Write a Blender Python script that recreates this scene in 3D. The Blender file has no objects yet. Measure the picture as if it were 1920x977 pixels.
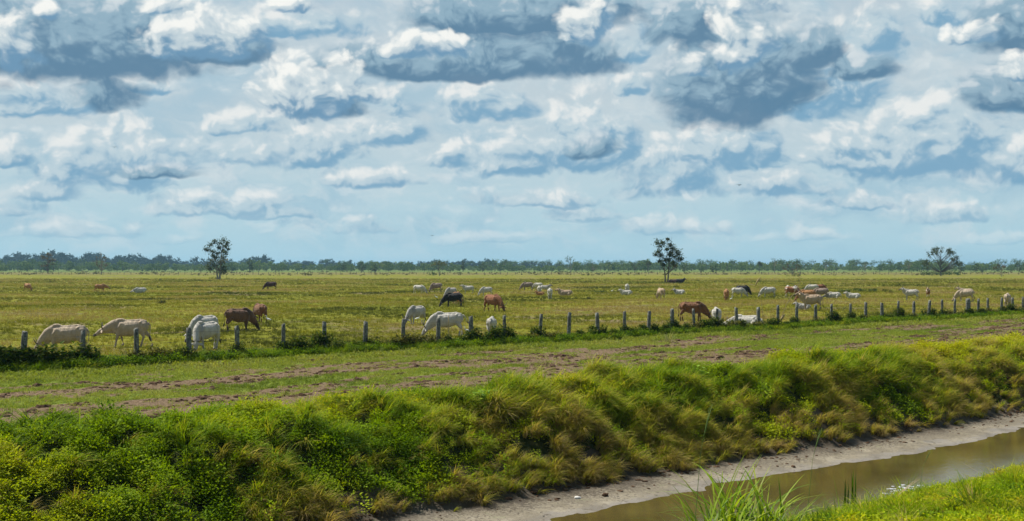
import bpy, bmesh, math, random
import numpy as np
from mathutils import Vector, Matrix, noise as mnoise
rad = math.radians
scene = bpy.context.scene
COL = scene.collection
rng = np.random.default_rng(11)
random.seed(11)

# ------------------------------------------------------------ camera
CAM_H = 4.2
FPX = 2400.0            # focal length in photograph pixels (1920 wide)
HOR = 499.0             # row of the horizon in the photograph
cam_d = bpy.data.cameras.new('camera')
cam_d.sensor_width = 36.0
cam_d.lens = FPX / 1920.0 * 36.0
cam_d.clip_start = 0.3
cam_d.clip_end = 30000.0
cam = bpy.data.objects.new('camera', cam_d)
cam.location = (0, 0, CAM_H)
cam.rotation_euler = (rad(90) + math.atan((HOR - 488.5) / FPX), 0, 0)
COL.objects.link(cam)
scene.camera = cam

# ------------------------------------------------------------ render
scene.view_settings.view_transform = 'Standard'
scene.view_settings.look = 'None'
scene.view_settings.gamma = 1.0
scene.view_settings.use_curve_mapping = False
scene.view_settings.exposure = 0.42
cy = scene.cycles
cy.use_denoising = True
cy.max_bounces = 6
cy.diffuse_bounces = 3
cy.glossy_bounces = 3
cy.transmission_bounces = 4
cy.volume_bounces = 0
cy.transparent_max_bounces = 6
cy.caustics_reflective = False
cy.caustics_refractive = False

# ------------------------------------------------------------ sun
SUN_EL, SUN_AZ = rad(58), rad(-56)      # azimuth from +Y towards +X
sun_dir = Vector((math.sin(SUN_AZ) * math.cos(SUN_EL), math.cos(SUN_AZ) * math.cos(SUN_EL), math.sin(SUN_EL)))
sun_d = bpy.data.lights.new('sun', 'SUN')
sun_d.energy = 5.0
sun_d.angle = rad(0.55)
sun_d.color = (1.0, 0.955, 0.87)
sun = bpy.data.objects.new('sun', sun_d)
sun.rotation_euler = (-sun_dir).to_track_quat('-Z', 'Y').to_euler()
sun.location = sun_dir * 60
COL.objects.link(sun)

# ------------------------------------------------------------ node helper
def s2l(c):
    return tuple((x / 255 / 12.92) if x / 255 <= 0.04045 else ((x / 255 + 0.055) / 1.055) ** 2.4 for x in c)

class NB:
    """small builder for node trees"""
    def __init__(self, nt):
        self.nt = nt
    def new(self, typ, **kw):
        n = self.nt.nodes.new(typ)
        for k, v in kw.items():
            setattr(n, k, v)
        return n
    def put(self, node, idx, val):
        s = node.inputs[idx]
        if isinstance(val, bpy.types.NodeSocket):
            self.nt.links.new(val, s)
        else:
            if s.type == 'RGBA' and hasattr(val, '__len__') and len(val) == 3:
                val = (*val, 1)
            s.default_value = val
    def math(self, op, a, b=None, c=None, clamp=False):
        n = self.new('ShaderNodeMath', operation=op)
        n.use_clamp = clamp
        self.put(n, 0, a)
        if b is not None: self.put(n, 1, b)
        if c is not None: self.put(n, 2, c)
        return n.outputs[0]
    def vec(self, op, a, b=None, c=None, out=0):
        n = self.new('ShaderNodeVectorMath', operation=op)
        self.put(n, 0, a)
        if b is not None: self.put(n, 1, b)
        if c is not None: self.put(n, 2, c)
        return n.outputs[out]
    def scale(self, a, s):
        n = self.new('ShaderNodeVectorMath', operation='SCALE')
        self.put(n, 0, a)
        self.put(n, 'Scale', s)
        return n.outputs[0]
    def xyz(self, x, y, z):
        n = self.new('ShaderNodeCombineXYZ')
        self.put(n, 0, x); self.put(n, 1, y); self.put(n, 2, z)
        return n.outputs[0]
    def sep(self, v):
        n = self.new('ShaderNodeSeparateXYZ')
        self.put(n, 0, v)
        return n.outputs
    def noise(self, v, scale, detail=3, rough=0.5, dist=0.0, typ='FBM', col=False, lac=2.0, dim='3D'):
        n = self.new('ShaderNodeTexNoise')
        n.noise_dimensions = dim
        n.noise_type = typ
        self.put(n, 'Vector', v)
        n.inputs['Scale'].default_value = scale
        n.inputs['Detail'].default_value = detail
        n.inputs['Roughness'].default_value = rough
        n.inputs['Distortion'].default_value = dist
        n.inputs['Lacunarity'].default_value = lac
        return n.outputs['Color' if col else 'Fac']
    def voro(self, v, scale, detail=0, rough=0.5, feature='F1', smooth=1.0, out='Distance', rand=1.0, dim='3D'):
        n = self.new('ShaderNodeTexVoronoi', feature=feature)
        n.voronoi_dimensions = dim
        self.put(n, 'Vector', v)
        n.inputs['Scale'].default_value = scale
        n.inputs['Detail'].default_value = detail
        n.inputs['Roughness'].default_value = rough
        n.inputs['Randomness'].default_value = rand
        if feature == 'SMOOTH_F1':
            n.inputs['Smoothness'].default_value = smooth
        return n.outputs[out]
    def ss(self, x, a, b, lo=0.0, hi=1.0, interp='SMOOTHSTEP'):
        n = self.new('ShaderNodeMapRange', interpolation_type=interp)
        self.put(n, 0, x)
        n.inputs[1].default_value = a; n.inputs[2].default_value = b
        n.inputs[3].default_value = lo; n.inputs[4].default_value = hi
        return n.outputs[0]
    def mix(self, f, a, b, mode='MIX'):
        n = self.new('ShaderNodeMix', data_type='RGBA', blend_type=mode)
        self.put(n, 0, f); self.put(n, 6, a); self.put(n, 7, b)
        return n.outputs[2]
    def ramp(self, f, stops, interp='LINEAR'):
        n = self.new('ShaderNodeValToRGB')
        r = n.color_ramp
        r.interpolation = interp
        while len(r.elements) > 1:
            r.elements.remove(r.elements[-1])
        r.elements[0].position = stops[0][0]; r.elements[0].color = (*stops[0][1], 1)
        for p, c in stops[1:]:
            e = r.elements.new(p); e.color = (*c, 1)
        self.put(n, 0, f)
        return n.outputs[0]

# ------------------------------------------------------------ sky
world = bpy.data.worlds.new('World')
scene.world = world
world.use_nodes = True
wt = world.node_tree
wt.nodes.clear()
W = NB(wt)
tc = W.new('ShaderNodeTexCoord')
dx, dy, dz = W.sep(tc.outputs['Generated'])
az = W.math('ARCTAN2', dx, dy)
el = W.math('ARCSINE', dz)
P = W.xyz(az, el, 0.0)

sky = W.new('ShaderNodeTexSky', sky_type='NISHITA')
sky.sun_disc = False
sky.sun_elevation = SUN_EL
sky.sun_rotation = SUN_AZ
sky.air_density = 1.0
sky.dust_density = 1.6
sky.ozone_density = 1.5
sky_col = W.scale(sky.outputs[0], 1.0)

def pz(x, y):          # photograph direction as azimuth, elevation in radians
    return ((x - 960) / FPX, (HOR - y) / FPX)

# warp shared by every cloud layer
wv = W.vec('SUBTRACT', W.noise(P, 14, 2, 0.55, col=True, dim='2D'), (0.5, 0.5, 0.5))
wv2 = W.vec('SUBTRACT', W.noise(P, 55, 2, 0.6, col=True, dim='2D'), (0.5, 0.5, 0.5))
warp = W.vec('ADD', W.vec('MULTIPLY', wv, (0.045, 0.022, 0)), W.vec('MULTIPLY', wv2, (0.012, 0.009, 0)))

puff = W.voro(W.vec('MULTIPLY', W.vec('ADD', P, W.scale(warp, 0.8)), (1, 1.3, 1)), 62, 2, 0.55, 'F1', dim='2D')
puff2 = W.noise(W.vec('ADD', P, W.scale(warp, 0.6)), 40, 5, 0.6, dim='2D')
PUFF = W.math('ADD', W.math('MULTIPLY', W.math('SUBTRACT', 0.45, puff), 0.55), W.math('MULTIPLY', W.math('SUBTRACT', puff2, 0.5), 0.9))

def group_density(name, blobs, nscale, amp, pscale, pamp, seed, ystretch=1.4):
    """group: direction (azimuth, elevation) -> cloud density D and height in the cloud S"""
    g = bpy.data.node_groups.new(name, 'ShaderNodeTree')
    g.interface.new_socket('P', in_out='INPUT', socket_type='NodeSocketVector')
    g.interface.new_socket('D', in_out='OUTPUT', socket_type='NodeSocketFloat')
    g.interface.new_socket('S', in_out='OUTPUT', socket_type='NodeSocketFloat')
    G = NB(g)
    gi = g.nodes.new('NodeGroupInput'); go = g.nodes.new('NodeGroupOutput')
    p = gi.outputs[0]
    field = None; hs = None
    for (x, yb, rx, h, w) in blobs:
        cx, cyy = pz(x, yb)
        rx /= FPX; h /= FPX
        v0 = G.vec('MULTIPLY_ADD', p, (1 / rx, 1 / h, 0), (-cx / rx, -cyy / h, 0))
        v = G.vec('MAXIMUM', v0, G.vec('MULTIPLY', v0, (-1, -3.0, 0)))
        q = G.vec('DOT_PRODUCT', v, v, out=1)
        q = G.math('SUBTRACT', q, w)
        sh = G.vec('DOT_PRODUCT', v0, (-0.28, 1.0, 0), out=1)
        if field is None:
            field, hs = q, sh
        else:
            f = G.math('MULTIPLY_ADD', G.math('SUBTRACT', field, q), 1.6, 0.5, clamp=True)
            m = G.new('ShaderNodeMix'); m.data_type = 'FLOAT'
            G.put(m, 0, f); G.put(m, 2, hs); G.put(m, 3, sh)
            hs = m.outputs[0]
            field = G.math('MINIMUM', field, q)
    if field is None:
        f = 0.0; hs = 0.0
    else:
        f = G.math('MINIMUM', G.math('SUBTRACT', 1.0, field), 1.3)
        f = G.math('MAXIMUM', f, -1.2)
    n1 = G.noise(G.vec('MULTIPLY_ADD', p, (1, ystretch, 1), (seed, seed * 1.7, seed)), nscale, 6, 0.56, dim='2D')
    d = G.math('MULTIPLY_ADD', G.math('SUBTRACT', n1, 0.5), amp, f)
    pv = G.voro(G.vec('MULTIPLY_ADD', p, (1, 1.2, 1), (seed * 2, seed, seed)), pscale, 2, 0.55, 'F1', dim='2D')
    d = G.math('MULTIPLY_ADD', G.math('SUBTRACT', 0.42, pv), pamp, d)
    g.links.new(d, go.inputs[0])
    if not isinstance(hs, float):
        g.links.new(hs, go.inputs[1])
    return g

def density(g, p):
    n = W.new('ShaderNodeGroup')
    n.node_tree = g
    W.put(n, 0, p)
    return n.outputs

def layer(g, cov, lit, mid, shade, relief, delta, opacity, warped, bias, hgain, pf):
    """colour and cover of one layer: bright crowns, shaded flat bases, relief towards the sun"""
    o0 = density(g, warped)
    o1 = density(g, W.vec('ADD', warped, (*delta, 0)))
    a = W.ss(o0[0], cov[0], cov[1], 0, opacity)
    l = W.math('MULTIPLY_ADD', W.math('SUBTRACT', o0[0], o1[0]), relief, bias)
    if hgain:
        l = W.math('MULTIPLY_ADD', o0[1], hgain, l)
    l = W.math('MULTIPLY_ADD', PUFF, pf, l)
    l = W.ss(l, -0.42, 1.12)
    c = W.ramp(l, [(0.0, shade), (0.5, mid), (1.0, lit)], 'EASE')
    return c, a

WHITE = s2l((232, 234, 232)); PALE = s2l((205, 216, 220)); GREY = s2l((150, 180, 198)); BLUE = s2l((100, 142, 174)); DARK = s2l((70, 106, 138))
veil_hi = s2l((194, 208, 214)); veil_lo = s2l((174, 208, 220))
air = W.mix(W.ss(el, 0.0, 0.13), veil_lo, veil_hi)
clear = W.mix(W.ss(el, 0.6, 0.1, 0.0, 0.55), W.scale(sky_col, 0.08), s2l((140, 178, 208)))
base = W.mix(W.ss(el, 0.05, 0.6, 0.93, 0.10), clear, air)
Pw = W.vec('ADD', P, warp)
Pw2 = W.vec('ADD', P, W.scale(warp, 0.55))

# soft far veil of streaks
st = W.noise(W.vec('MULTIPLY', Pw, (1, 2.6, 1)), 10, 5, 0.55, dim='2D')
base = W.mix(W.ss(st, 0.42, 0.70, 0, 0.6), base, s2l((152, 187, 206)))
base = W.mix(W.ss(W.noise(W.vec('MULTIPLY_ADD', Pw, (1, 2.1, 1), (3, 1, 0)), 17, 5, 0.6, dim='2D'), 0.46, 0.74, 0, 0.75), base, s2l((206, 217, 221)))

far = group_density('far_cumulus', [], 20, 2.6, 36, 0.7, 4.3, 2.3)
c, a = layer(far, (-0.40, 0.9), s2l((214, 223, 226)), s2l((184, 205, 215)), s2l((138, 178, 201)), 0.8, (-0.006, 0.009), 0.9, Pw2, 0.45, 0, 0.5)
base = W.mix(W.math('MULTIPLY', a, W.math('MULTIPLY', W.ss(el, 0.0, 0.055, 0.25, 1.0), W.ss(el, 0.5, 0.22, 0.2, 1.0))), base, c)

pale = [  # x, base row, half width, height, weight
 (90,215,150,75,.1),(290,182,80,45,0),(240,332,170,105,.2),(60,312,85,50,0),(560,298,150,70,.1),(480,250,100,45,0),
 (730,262,90,75,.1),(745,208,75,62,0),(900,208,110,72,.2),(960,308,120,85,.1),(1090,286,120,125,.3),(835,306,80,50,0),
 (1240,348,110,95,.1),(1370,300,105,105,.2),(1205,170,65,50,0),(1530,192,150,145,.2),(1690,308,185,130,.3),(1560,304,95,75,.1),
 (1890,330,110,95,.2),(1860,220,110,50,.1),(1620,95,70,80,0),(420,395,160,50,0),(1450,362,150,50,0),(1010,378,150,42,0),(700,345,120,38,0),(330,455,120,22,-.1),(900,450,150,24,-.1),(1500,448,140,24,-.1),(1100,408,110,32,-.1),(1600,385,120,34,-.1),(520,408,110,30,-.1),(40,405,110,36,-.1),(1850,450,120,24,-.1),
 (560,66,130,62,0),(1180,100,60,90,0),(1740,60,80,60,-.2),(170,440,170,35,-.1),(1250,430,170,35,-.1),(1750,412,160,40,-.1),(640,430,160,34,-.2),(130,375,120,40,-.1)]
g2 = group_density('mid_cumulus', pale, 26, 1.85, 46, 0.62, 1.9)
c, a = layer(g2, (-0.12, 0.62), s2l((232, 234, 232)), s2l((186, 205, 214)), s2l((118, 162, 191)), 0.6, (-0.005, 0.007), 0.92, Pw2, 0.13, 0.72, 0.7)
base = W.mix(W.math('MULTIPLY', a, W.ss(el, 0.005, 0.07, 0.35, 1.0)), base, c)

dark = [(165,132,270,130,.35),(400,118,140,62,.2),(220,208,80,75,-.1),(880,128,270,78,.4),(960,45,240,80,.4),(700,125,130,50,.2),
 (1380,186,145,190,.45),(1500,115,80,80,.2),(1880,210,115,85,.3),(1910,95,130,130,.4),(1290,70,100,80,.2),(630,208,95,60,0),(-200,160,260,120,.4),(2150,190,200,120,.4),
 (1600,150,80,45,0),(1110,286,75,45,-.1),(320,332,120,32,-.1)]
g3 = group_density('dark_cumulus', dark, 18, 1.55, 36, 0.42, 7.7)
c, a = layer(g3, (-0.12, 0.7), s2l((206, 216, 221)), s2l((142, 172, 190)), s2l((90, 128, 156)), 0.55, (-0.006, 0.008), 0.95, Pw2, 0.07, 0.64, 0.9)
base = W.mix(a, base, c)

bright = [(385,104,125,78,.2),(460,84,65,55,.1),(600,198,135,110,.1),(530,192,75,60,.1),(50,130,80,95,.1),(320,38,75,38,0),(135,64,30,30,0),
 (790,100,125,44,.1),(1090,64,65,95,.1),(1375,110,80,105,.1),(1400,34,65,50,0),(1880,168,75,40,.1),(1800,98,65,45,0),(575,28,90,35,-.1),(1290,135,60,50,-.1)]
g4 = group_density('bright_cumulus', bright, 30, 1.8, 52, 0.72, 5.1)
c, a = layer(g4, (-0.1, 0.6), s2l((246, 246, 241)), s2l((196, 210, 216)), s2l((110, 150, 180)), 0.6, (-0.005, 0.007), 0.93, Pw2, 0.15, 0.90, 0.7)
base = W.mix(a, base, c)

# overhead, out of view, dark cloud bases and blue added to cut ambient light
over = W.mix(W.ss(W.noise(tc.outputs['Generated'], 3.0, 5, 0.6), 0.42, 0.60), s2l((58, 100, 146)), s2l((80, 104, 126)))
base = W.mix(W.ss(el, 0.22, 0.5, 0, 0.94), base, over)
base = W.mix(W.ss(el, -0.01, 0.04, 0.93, 0.0), base, s2l((168, 204, 218)))
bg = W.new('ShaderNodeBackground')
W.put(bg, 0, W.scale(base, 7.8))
bg.inputs[1].default_value = 0.1
wo = W.new('ShaderNodeOutputWorld')
wt.links.new(bg.outputs[0], wo.inputs[0])
world.cycles.sampling_method = 'NONE'

# ============================================================ helpers
def s2(c):
    return (*s2l(c), 1)

def tag(o, label=None, cat=None, group=None, kind=None):
    if label: o['label'] = label
    if cat: o['category'] = cat
    if group: o['group'] = group
    if kind: o['kind'] = kind
    return o

def link(name, data, parent=None, loc=(0, 0, 0), rot=(0, 0, 0)):
    o = bpy.data.objects.new(name, data)
    COL.objects.link(o)
    o.location = loc
    o.rotation_euler = rot
    if parent is not None:
        o.parent = parent
    return o

def empty(name, loc, rz=0.0, scale=1.0):
    o = bpy.data.objects.new(name, None)
    COL.objects.link(o)
    o.location = loc
    o.rotation_euler = (0, 0, rz)
    o.scale = (scale,) * 3
    o.empty_display_size = 0.2
    return o

def mesh_from(name, verts, faces, mats=(), smooth=False, mat_idx=None):
    me = bpy.data.meshes.new(name)
    me.from_pydata([tuple(v) for v in verts] if not isinstance(verts, np.ndarray) else verts.tolist(), [], faces if isinstance(faces, list) else faces.tolist())
    for m in mats:
        me.materials.append(m)
    if smooth:
        me.polygons.foreach_set('use_smooth', [True] * len(me.polygons))
    if mat_idx is not None:
        me.polygons.foreach_set('material_index', mat_idx)
    me.update()
    return me

def hash2(ix, iy, seed):
    n = (ix.astype(np.int64) * 374761393 + iy.astype(np.int64) * 668265263 + int(seed) * 1442695041) & 0x7fffffff
    n = ((n ^ (n >> 13)) * 1274126177) & 0x7fffffff
    n = n ^ (n >> 16)
    return (n & 0xffffff) / float(0xffffff)

def vnoise(x, y, seed=0):
    x = np.asarray(x, float); y = np.asarray(y, float)
    ix = np.floor(x); iy = np.floor(y)
    fx = x - ix; fy = y - iy
    fx = fx * fx * (3 - 2 * fx); fy = fy * fy * (3 - 2 * fy)
    a = hash2(ix, iy, seed); b = hash2(ix + 1, iy, seed); c = hash2(ix, iy + 1, seed); d = hash2(ix + 1, iy + 1, seed)
    return a + (b - a) * fx + (c - a) * fy + (a - b - c + d) * fx * fy

def fbm(x, y, seed=0, octv=4, gain=0.5):
    s = 0; a = 1; t = 0
    for i in range(octv):
        s = s + a * vnoise(x * 2 ** i + 13.7 * i, y * 2 ** i - 7.3 * i, seed + i)
        t += a; a *= gain
    return s / t

# the canal, bank, verge and fence all run along U; V points away from the camera
Ux, Uy = 0.7341, 0.6790
def uv2xy(u, v):
    return u * Ux - v * Uy, u * Uy + v * Ux
def xy2uv(x, y):
    return x * Ux + y * Uy, -x * Uy + y * Ux

PV = np.array([-400, -6, 2, 8.5, 11.0, 13.0, 14.4, 15.4, 16.3, 18.0, 21.5, 22.9, 24.9, 25.5, 26.4, 27.4, 28.5, 29.8, 31.2, 32.2, 36, 49, 60, 20000.])
PH = np.array([2.3, 2.3, 2.0, 0.25, -0.1, -0.6, -1.1, -1.6, -2.08, -2.6, -2.3, -2.1, -1.93, -1.62, -0.95, -0.28, 0.04, 0.07, 0.03, 0.0, 0, 0.0, 0, 0.])
def sstep(x, a, b):
    t = np.clip((x - a) / (b - a), 0, 1)
    return t * t * (3 - 2 * t)

def height(u, v):
    u = np.asarray(u, float); v = np.asarray(v, float)
    wob = (fbm(u * 0.16, v * 0.0 + 2.2, 5, 3) - 0.5) * 1.5        # plan wobble of the bank
    wm = sstep(v, 20, 25) * (1 - sstep(v, 32, 40))
    h = np.interp(v + wob * wm, PV, PH)
    # lumps of growth on the far bank
    env = sstep(v, 24.9, 26.4) * (1 - sstep(v, 29.8, 31.6))
    l1 = fbm(u * 0.42 + v * 0.12, v * 0.26, 21, 3) - 0.45
    l2 = fbm(u * 1.3, v * 1.0, 31, 2) - 0.5
    l3 = fbm(u * 2.6 + 5, v * 2.2, 35, 2) - 0.5
    h = h + env * (l1 * 0.80 + l2 * 0.72 + l3 * 0.32)
    # shore flats
    me = sstep(v, 20.5, 22.3) * (1 - sstep(v, 25.0, 26.2))
    h = h + me * ((fbm(u * 0.55, v * 0.5, 41, 4) - 0.5) * 0.17 + (fbm(u * 3, v * 3, 45, 2) - 0.5) * 0.035)
    # verge and pasture
    ve = sstep(v, 31, 33)
    far = 1 - sstep(v, 250, 700)
    h = h + ve * far * ((fbm(u * 0.10, v * 0.10, 51, 3) - 0.5) * 0.24 + (fbm(u * 0.8, v * 0.8, 55, 3) - 0.5) * 0.09)
    # near bank
    ne = 1 - sstep(v, 15.4, 17.2)
    h = h + ne * (fbm(u * 0.7, v * 0.7, 61, 3) - 0.5) * 0.35 * sstep(v, 2, 9)
    return h

def at(px, py, z=0.0):
    """ground point seen at a photograph pixel"""
    D = FPX * (CAM_H - z) / (py - HOR)
    return ((px - 960) / FPX * D, D)

def ground_z(x, y):
    u, v = xy2uv(x, y)
    return float(height(u, v))

# ------------------------------------------------------------ materials
def new_mat(name):
    m = bpy.data.materials.new(name)
    m.use_nodes = True
    nt = m.node_tree
    nt.nodes.clear()
    b = NB(nt)
    out = b.new('ShaderNodeOutputMaterial')
    return m, b, out

def principled(b, col, rough=0.8, spec=0.3, normal=None, **kw):
    p = b.new('ShaderNodeBsdfPrincipled')
    b.put(p, 'Base Color', col)
    b.put(p, 'Roughness', rough)
    b.put(p, 'Specular IOR Level', spec)
    for k, v in kw.items():
        b.put(p, k, v)
    if normal is not None:
        b.put(p, 'Normal', normal)
    return p.outputs[0]

def bump(b, h, strength, dist):
    n = b.new('ShaderNodeBump')
    n.inputs['Strength'].default_value = strength
    n.inputs['Distance'].default_value = dist
    b.put(n, 'Height', h)
    return n.outputs[0]

def obj_pos(b):
    return b.new('ShaderNodeTexCoord').outputs['Object']

def geo_pos(b):
    return b.new('ShaderNodeNewGeometry').outputs['Position']

def simple_mat(name, col, rough=0.7, var=0.25, nscale=8.0, spec=0.3, bmp=0.0):
    m, b, out = new_mat(name)
    p = obj_pos(b)
    n = b.noise(p, nscale, 4, 0.6)
    c = b.mix(n, tuple(x * (1 - var) for x in col), tuple(min(1, x * (1 + var)) for x in col))
    nn = bump(b, b.noise(p, nscale * 3, 3, 0.6), bmp, 0.02) if bmp else None
    b.nt.links.new(principled(b, c, rough, spec, nn), out.inputs[0])
    return m

def leaf_mat(name, stops, trans=0.35, rnd=0.35, rough=0.6, spec=0.06, source='INSTANCER'):
    """foliage: colour runs along a ramp driven by the plant's own tint plus a random part"""
    m, b, out = new_mat(name)
    at_ = b.new('ShaderNodeAttribute')
    if source == 'INSTANCER':
        at_.attribute_type = 'INSTANCER'
    at_.attribute_name = 'tint'
    oi = b.new('ShaderNodeObjectInfo')
    gm = b.new('ShaderNodeNewGeometry')
    r = b.math('MULTIPLY_ADD', b.math('SUBTRACT', gm.outputs['Random Per Island'], 0.5), rnd, at_.outputs['Fac'])
    if source == 'INSTANCER':
        r = b.math('MULTIPLY_ADD', b.math('SUBTRACT', oi.outputs['Random'], 0.5), rnd * 0.7, r)
    c = b.ramp(r, stops)
    v = b.math('MULTIPLY_ADD', b.math('FRACT', b.math('MULTIPLY', gm.outputs['Random Per Island'], 17.3)), 0.7, 0.62)
    c = b.scale(c, v)
    s1 = principled(b, c, rough, spec)
    t = b.new('ShaderNodeBsdfTranslucent')
    b.put(t, 0, b.vec('MULTIPLY', c, (1.35, 1.3, 0.5)))
    ms = b.new('ShaderNodeMixShader')
    ms.inputs[0].default_value = trans
    b.nt.links.new(s1, ms.inputs[1]); b.nt.links.new(t.outputs[0], ms.inputs[2])
    b.nt.links.new(ms.outputs[0], out.inputs[0])
    return m

# ------------------------------------------------------------ ground materials
def mat_pasture():
    m, b, out = new_mat('pasture_grass')
    p = geo_pos(b)
    big = b.noise(p, 0.018, 4, 0.6, dim='2D')
    med = b.noise(p, 0.11, 5, 0.65, dim='2D')
    fine = b.noise(p, 1.3, 5, 0.7, dim='2D')
    micro = b.noise(p, 7.0, 3, 0.7, dim='2D')
    mix = b.math('MULTIPLY_ADD', fine, 0.5, b.math('MULTIPLY', med, 0.5))
    c = b.ramp(mix, [(0.34, (0.095, 0.102, 0.013)), (0.46, (0.18, 0.188, 0.017)), (0.56, (0.255, 0.25, 0.026)), (0.68, (0.35, 0.29, 0.085))])
    c = b.mix(b.ss(big, 0.52, 0.66, 0, 0.55), c, (0.185, 0.215, 0.022))
    c = b.mix(b.ss(b.noise(p, 0.06, 5, 0.7, dim='2D'), 0.53, 0.66, 0, 0.85), c, (0.23, 0.17, 0.10))
    c = b.mix(b.ss(b.noise(b.vec('ADD', p, (40, 9, 0)), 0.28, 5, 0.7, dim='2D'), 0.60, 0.72, 0, 0.75), c, (0.066, 0.075, 0.02))
    c = b.scale(c, b.math('MULTIPLY_ADD', micro, 0.9, 0.48))
    # the far end of the field, beyond the distant fence, is rougher and paler
    y = b.sep(p)[1]
    fs = b.ss(y, 560, 660)
    c = b.mix(b.math('MULTIPLY', fs, b.ss(b.noise(p, 0.03, 4, 0.6, dim='2D'), 0.4, 0.6, 0.25, 0.8)), c, (0.15, 0.125, 0.06))
    c = b.mix(b.ss(y, 830, 900, 0, 0.9), c, (0.12, 0.17, 0.04))
    n = bump(b, b.math('ADD', fine, b.math('MULTIPLY', micro, 0.5)), 0.8, 0.35)
    b.nt.links.new(principled(b, c, 0.95, 0.05, n), out.inputs[0])
    return m

def mat_verge():
    m, b, out = new_mat('mown_verge')
    p = geo_pos(b)
    u = b.vec('DOT_PRODUCT', p, (Ux, Uy, 0), out=1)
    v = b.vec('DOT_PRODUCT', p, (-Uy, Ux, 0), out=1)
    q = b.xyz(b.math('MULTIPLY', u, 0.28), v, 0.0)
    fine = b.noise(p, 3.0, 5, 0.7, dim='2D')
    g = b.ramp(fine, [(0.32, (0.09, 0.125, 0.018)), (0.5, (0.19, 0.25, 0.035)), (0.68, (0.30, 0.34, 0.07))])
    soil = b.ramp(b.noise(p, 9.0, 4, 0.7, dim='2D'), [(0.3, (0.075, 0.044, 0.028)), (0.5, (0.22, 0.142, 0.095)), (0.72, (0.35, 0.25, 0.175))])
    ba = b.new('ShaderNodeAttribute'); ba.attribute_name = 'bare'
    k = b.math('ADD', ba.outputs['Fac'], b.math('MULTIPLY', b.math('SUBTRACT', fine, 0.5), 1.1))
    k = b.math('ADD', k, b.math('MULTIPLY', b.math('SUBTRACT', b.noise(q, 1.1, 5, 0.62, dim='2D'), 0.5), 1.2))
    msk = b.ss(k, 0.26, 0.56)
    c = b.mix(b.math('MULTIPLY', msk, 0.92), g, soil)
    n = bump(b, b.math('ADD', fine, b.noise(p, 12, 3, 0.7, dim='2D')), 0.9, 0.10)
    b.nt.links.new(principled(b, c, 0.95, 0.05, n), out.inputs[0])
    return m

def mat_bank():
    m, b, out = new_mat('bank_soil')
    p = geo_pos(b)
    c = b.ramp(b.noise(p, 4, 5, 0.7), [(0.3, (0.012, 0.016, 0.005)), (0.5, (0.035, 0.045, 0.012)), (0.7, (0.08, 0.075, 0.03))])
    n = bump(b, b.noise(p, 9, 4, 0.7), 0.8, 0.12)
    b.nt.links.new(principled(b, c, 0.95, 0.05, n), out.inputs[0])
    return m

def mat_mud():
    m, b, out = new_mat('canal_mud')
    p = geo_pos(b)
    z = b.sep(p)[2]
    n1 = b.noise(p, 1.6, 5, 0.65)
    n2 = b.noise(p, 11, 4, 0.7)
    dry = b.ramp(n1, [(0.3, (0.15, 0.125, 0.080)), (0.5, (0.235, 0.200, 0.138)), (0.7, (0.32, 0.28, 0.205))])
    wet = b.mix(n1, (0.215, 0.19, 0.155), (0.32, 0.285, 0.24))
    hz = b.math('MULTIPLY_ADD', b.math('SUBTRACT', n1, 0.5), 0.16, z)
    wetm = b.ss(hz, -2.04, -2.09)
    c = b.mix(wetm, dry, wet)
    top = b.ss(b.math('MULTIPLY_ADD', b.math('SUBTRACT', n2, 0.5), 0.40, hz), -2.04, -1.93)
    c = b.mix(top, c, (0.060, 0.045, 0.028))
    sp = b.math('ADD', b.ss(b.noise(p, 5.5, 4, 0.75), 0.56, 0.64), b.math('MULTIPLY', b.ss(b.noise(p, 13.0, 3, 0.7), 0.52, 0.60), b.ss(z, -2.02, -1.9)), clamp=True)
    c = b.mix(b.math('MULTIPLY', sp, 0.75), c, (0.075, 0.055, 0.035))
    c = b.mix(b.ss(b.noise(b.vec('ADD', p, (3, 8, 1)), 2.2, 4, 0.6), 0.62, 0.72, 0, 0.35), c, (0.20, 0.22, 0.10))
    big = b.noise(b.vec('ADD', p, (11, 2, 5)), 0.75, 4, 0.6)
    c = b.mix(b.ss(big, 0.46, 0.62, 0, 0.45), c, (0.13, 0.108, 0.075))
    pits = b.voro(b.vec('ADD', p, b.scale(b.noise(p, 3, 2, .5, col=True), 0.5)), 3.4, 0, .5)
    pit = b.math('MULTIPLY', b.ss(pits, 0.20, 0.06), b.ss(b.noise(p, 0.9, 2, .5), 0.5, 0.6))
    c = b.mix(b.math('MULTIPLY', pit, 0.65), c, (0.085, 0.066, 0.045))
    n2 = b.math('SUBTRACT', n2, b.math('MULTIPLY', pit, 1.5))
    rough = b.math('SUBTRACT', 0.75, b.math('MULTIPLY', wetm, 0.35))
    n = bump(b, b.math('ADD', n2, b.math('MULTIPLY', b.noise(p, 30, 3, 0.6), 0.4)), 0.55, 0.05)
    b.nt.links.new(principled(b, c, rough, 0.35, n), out.inputs[0])
    return m

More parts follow.
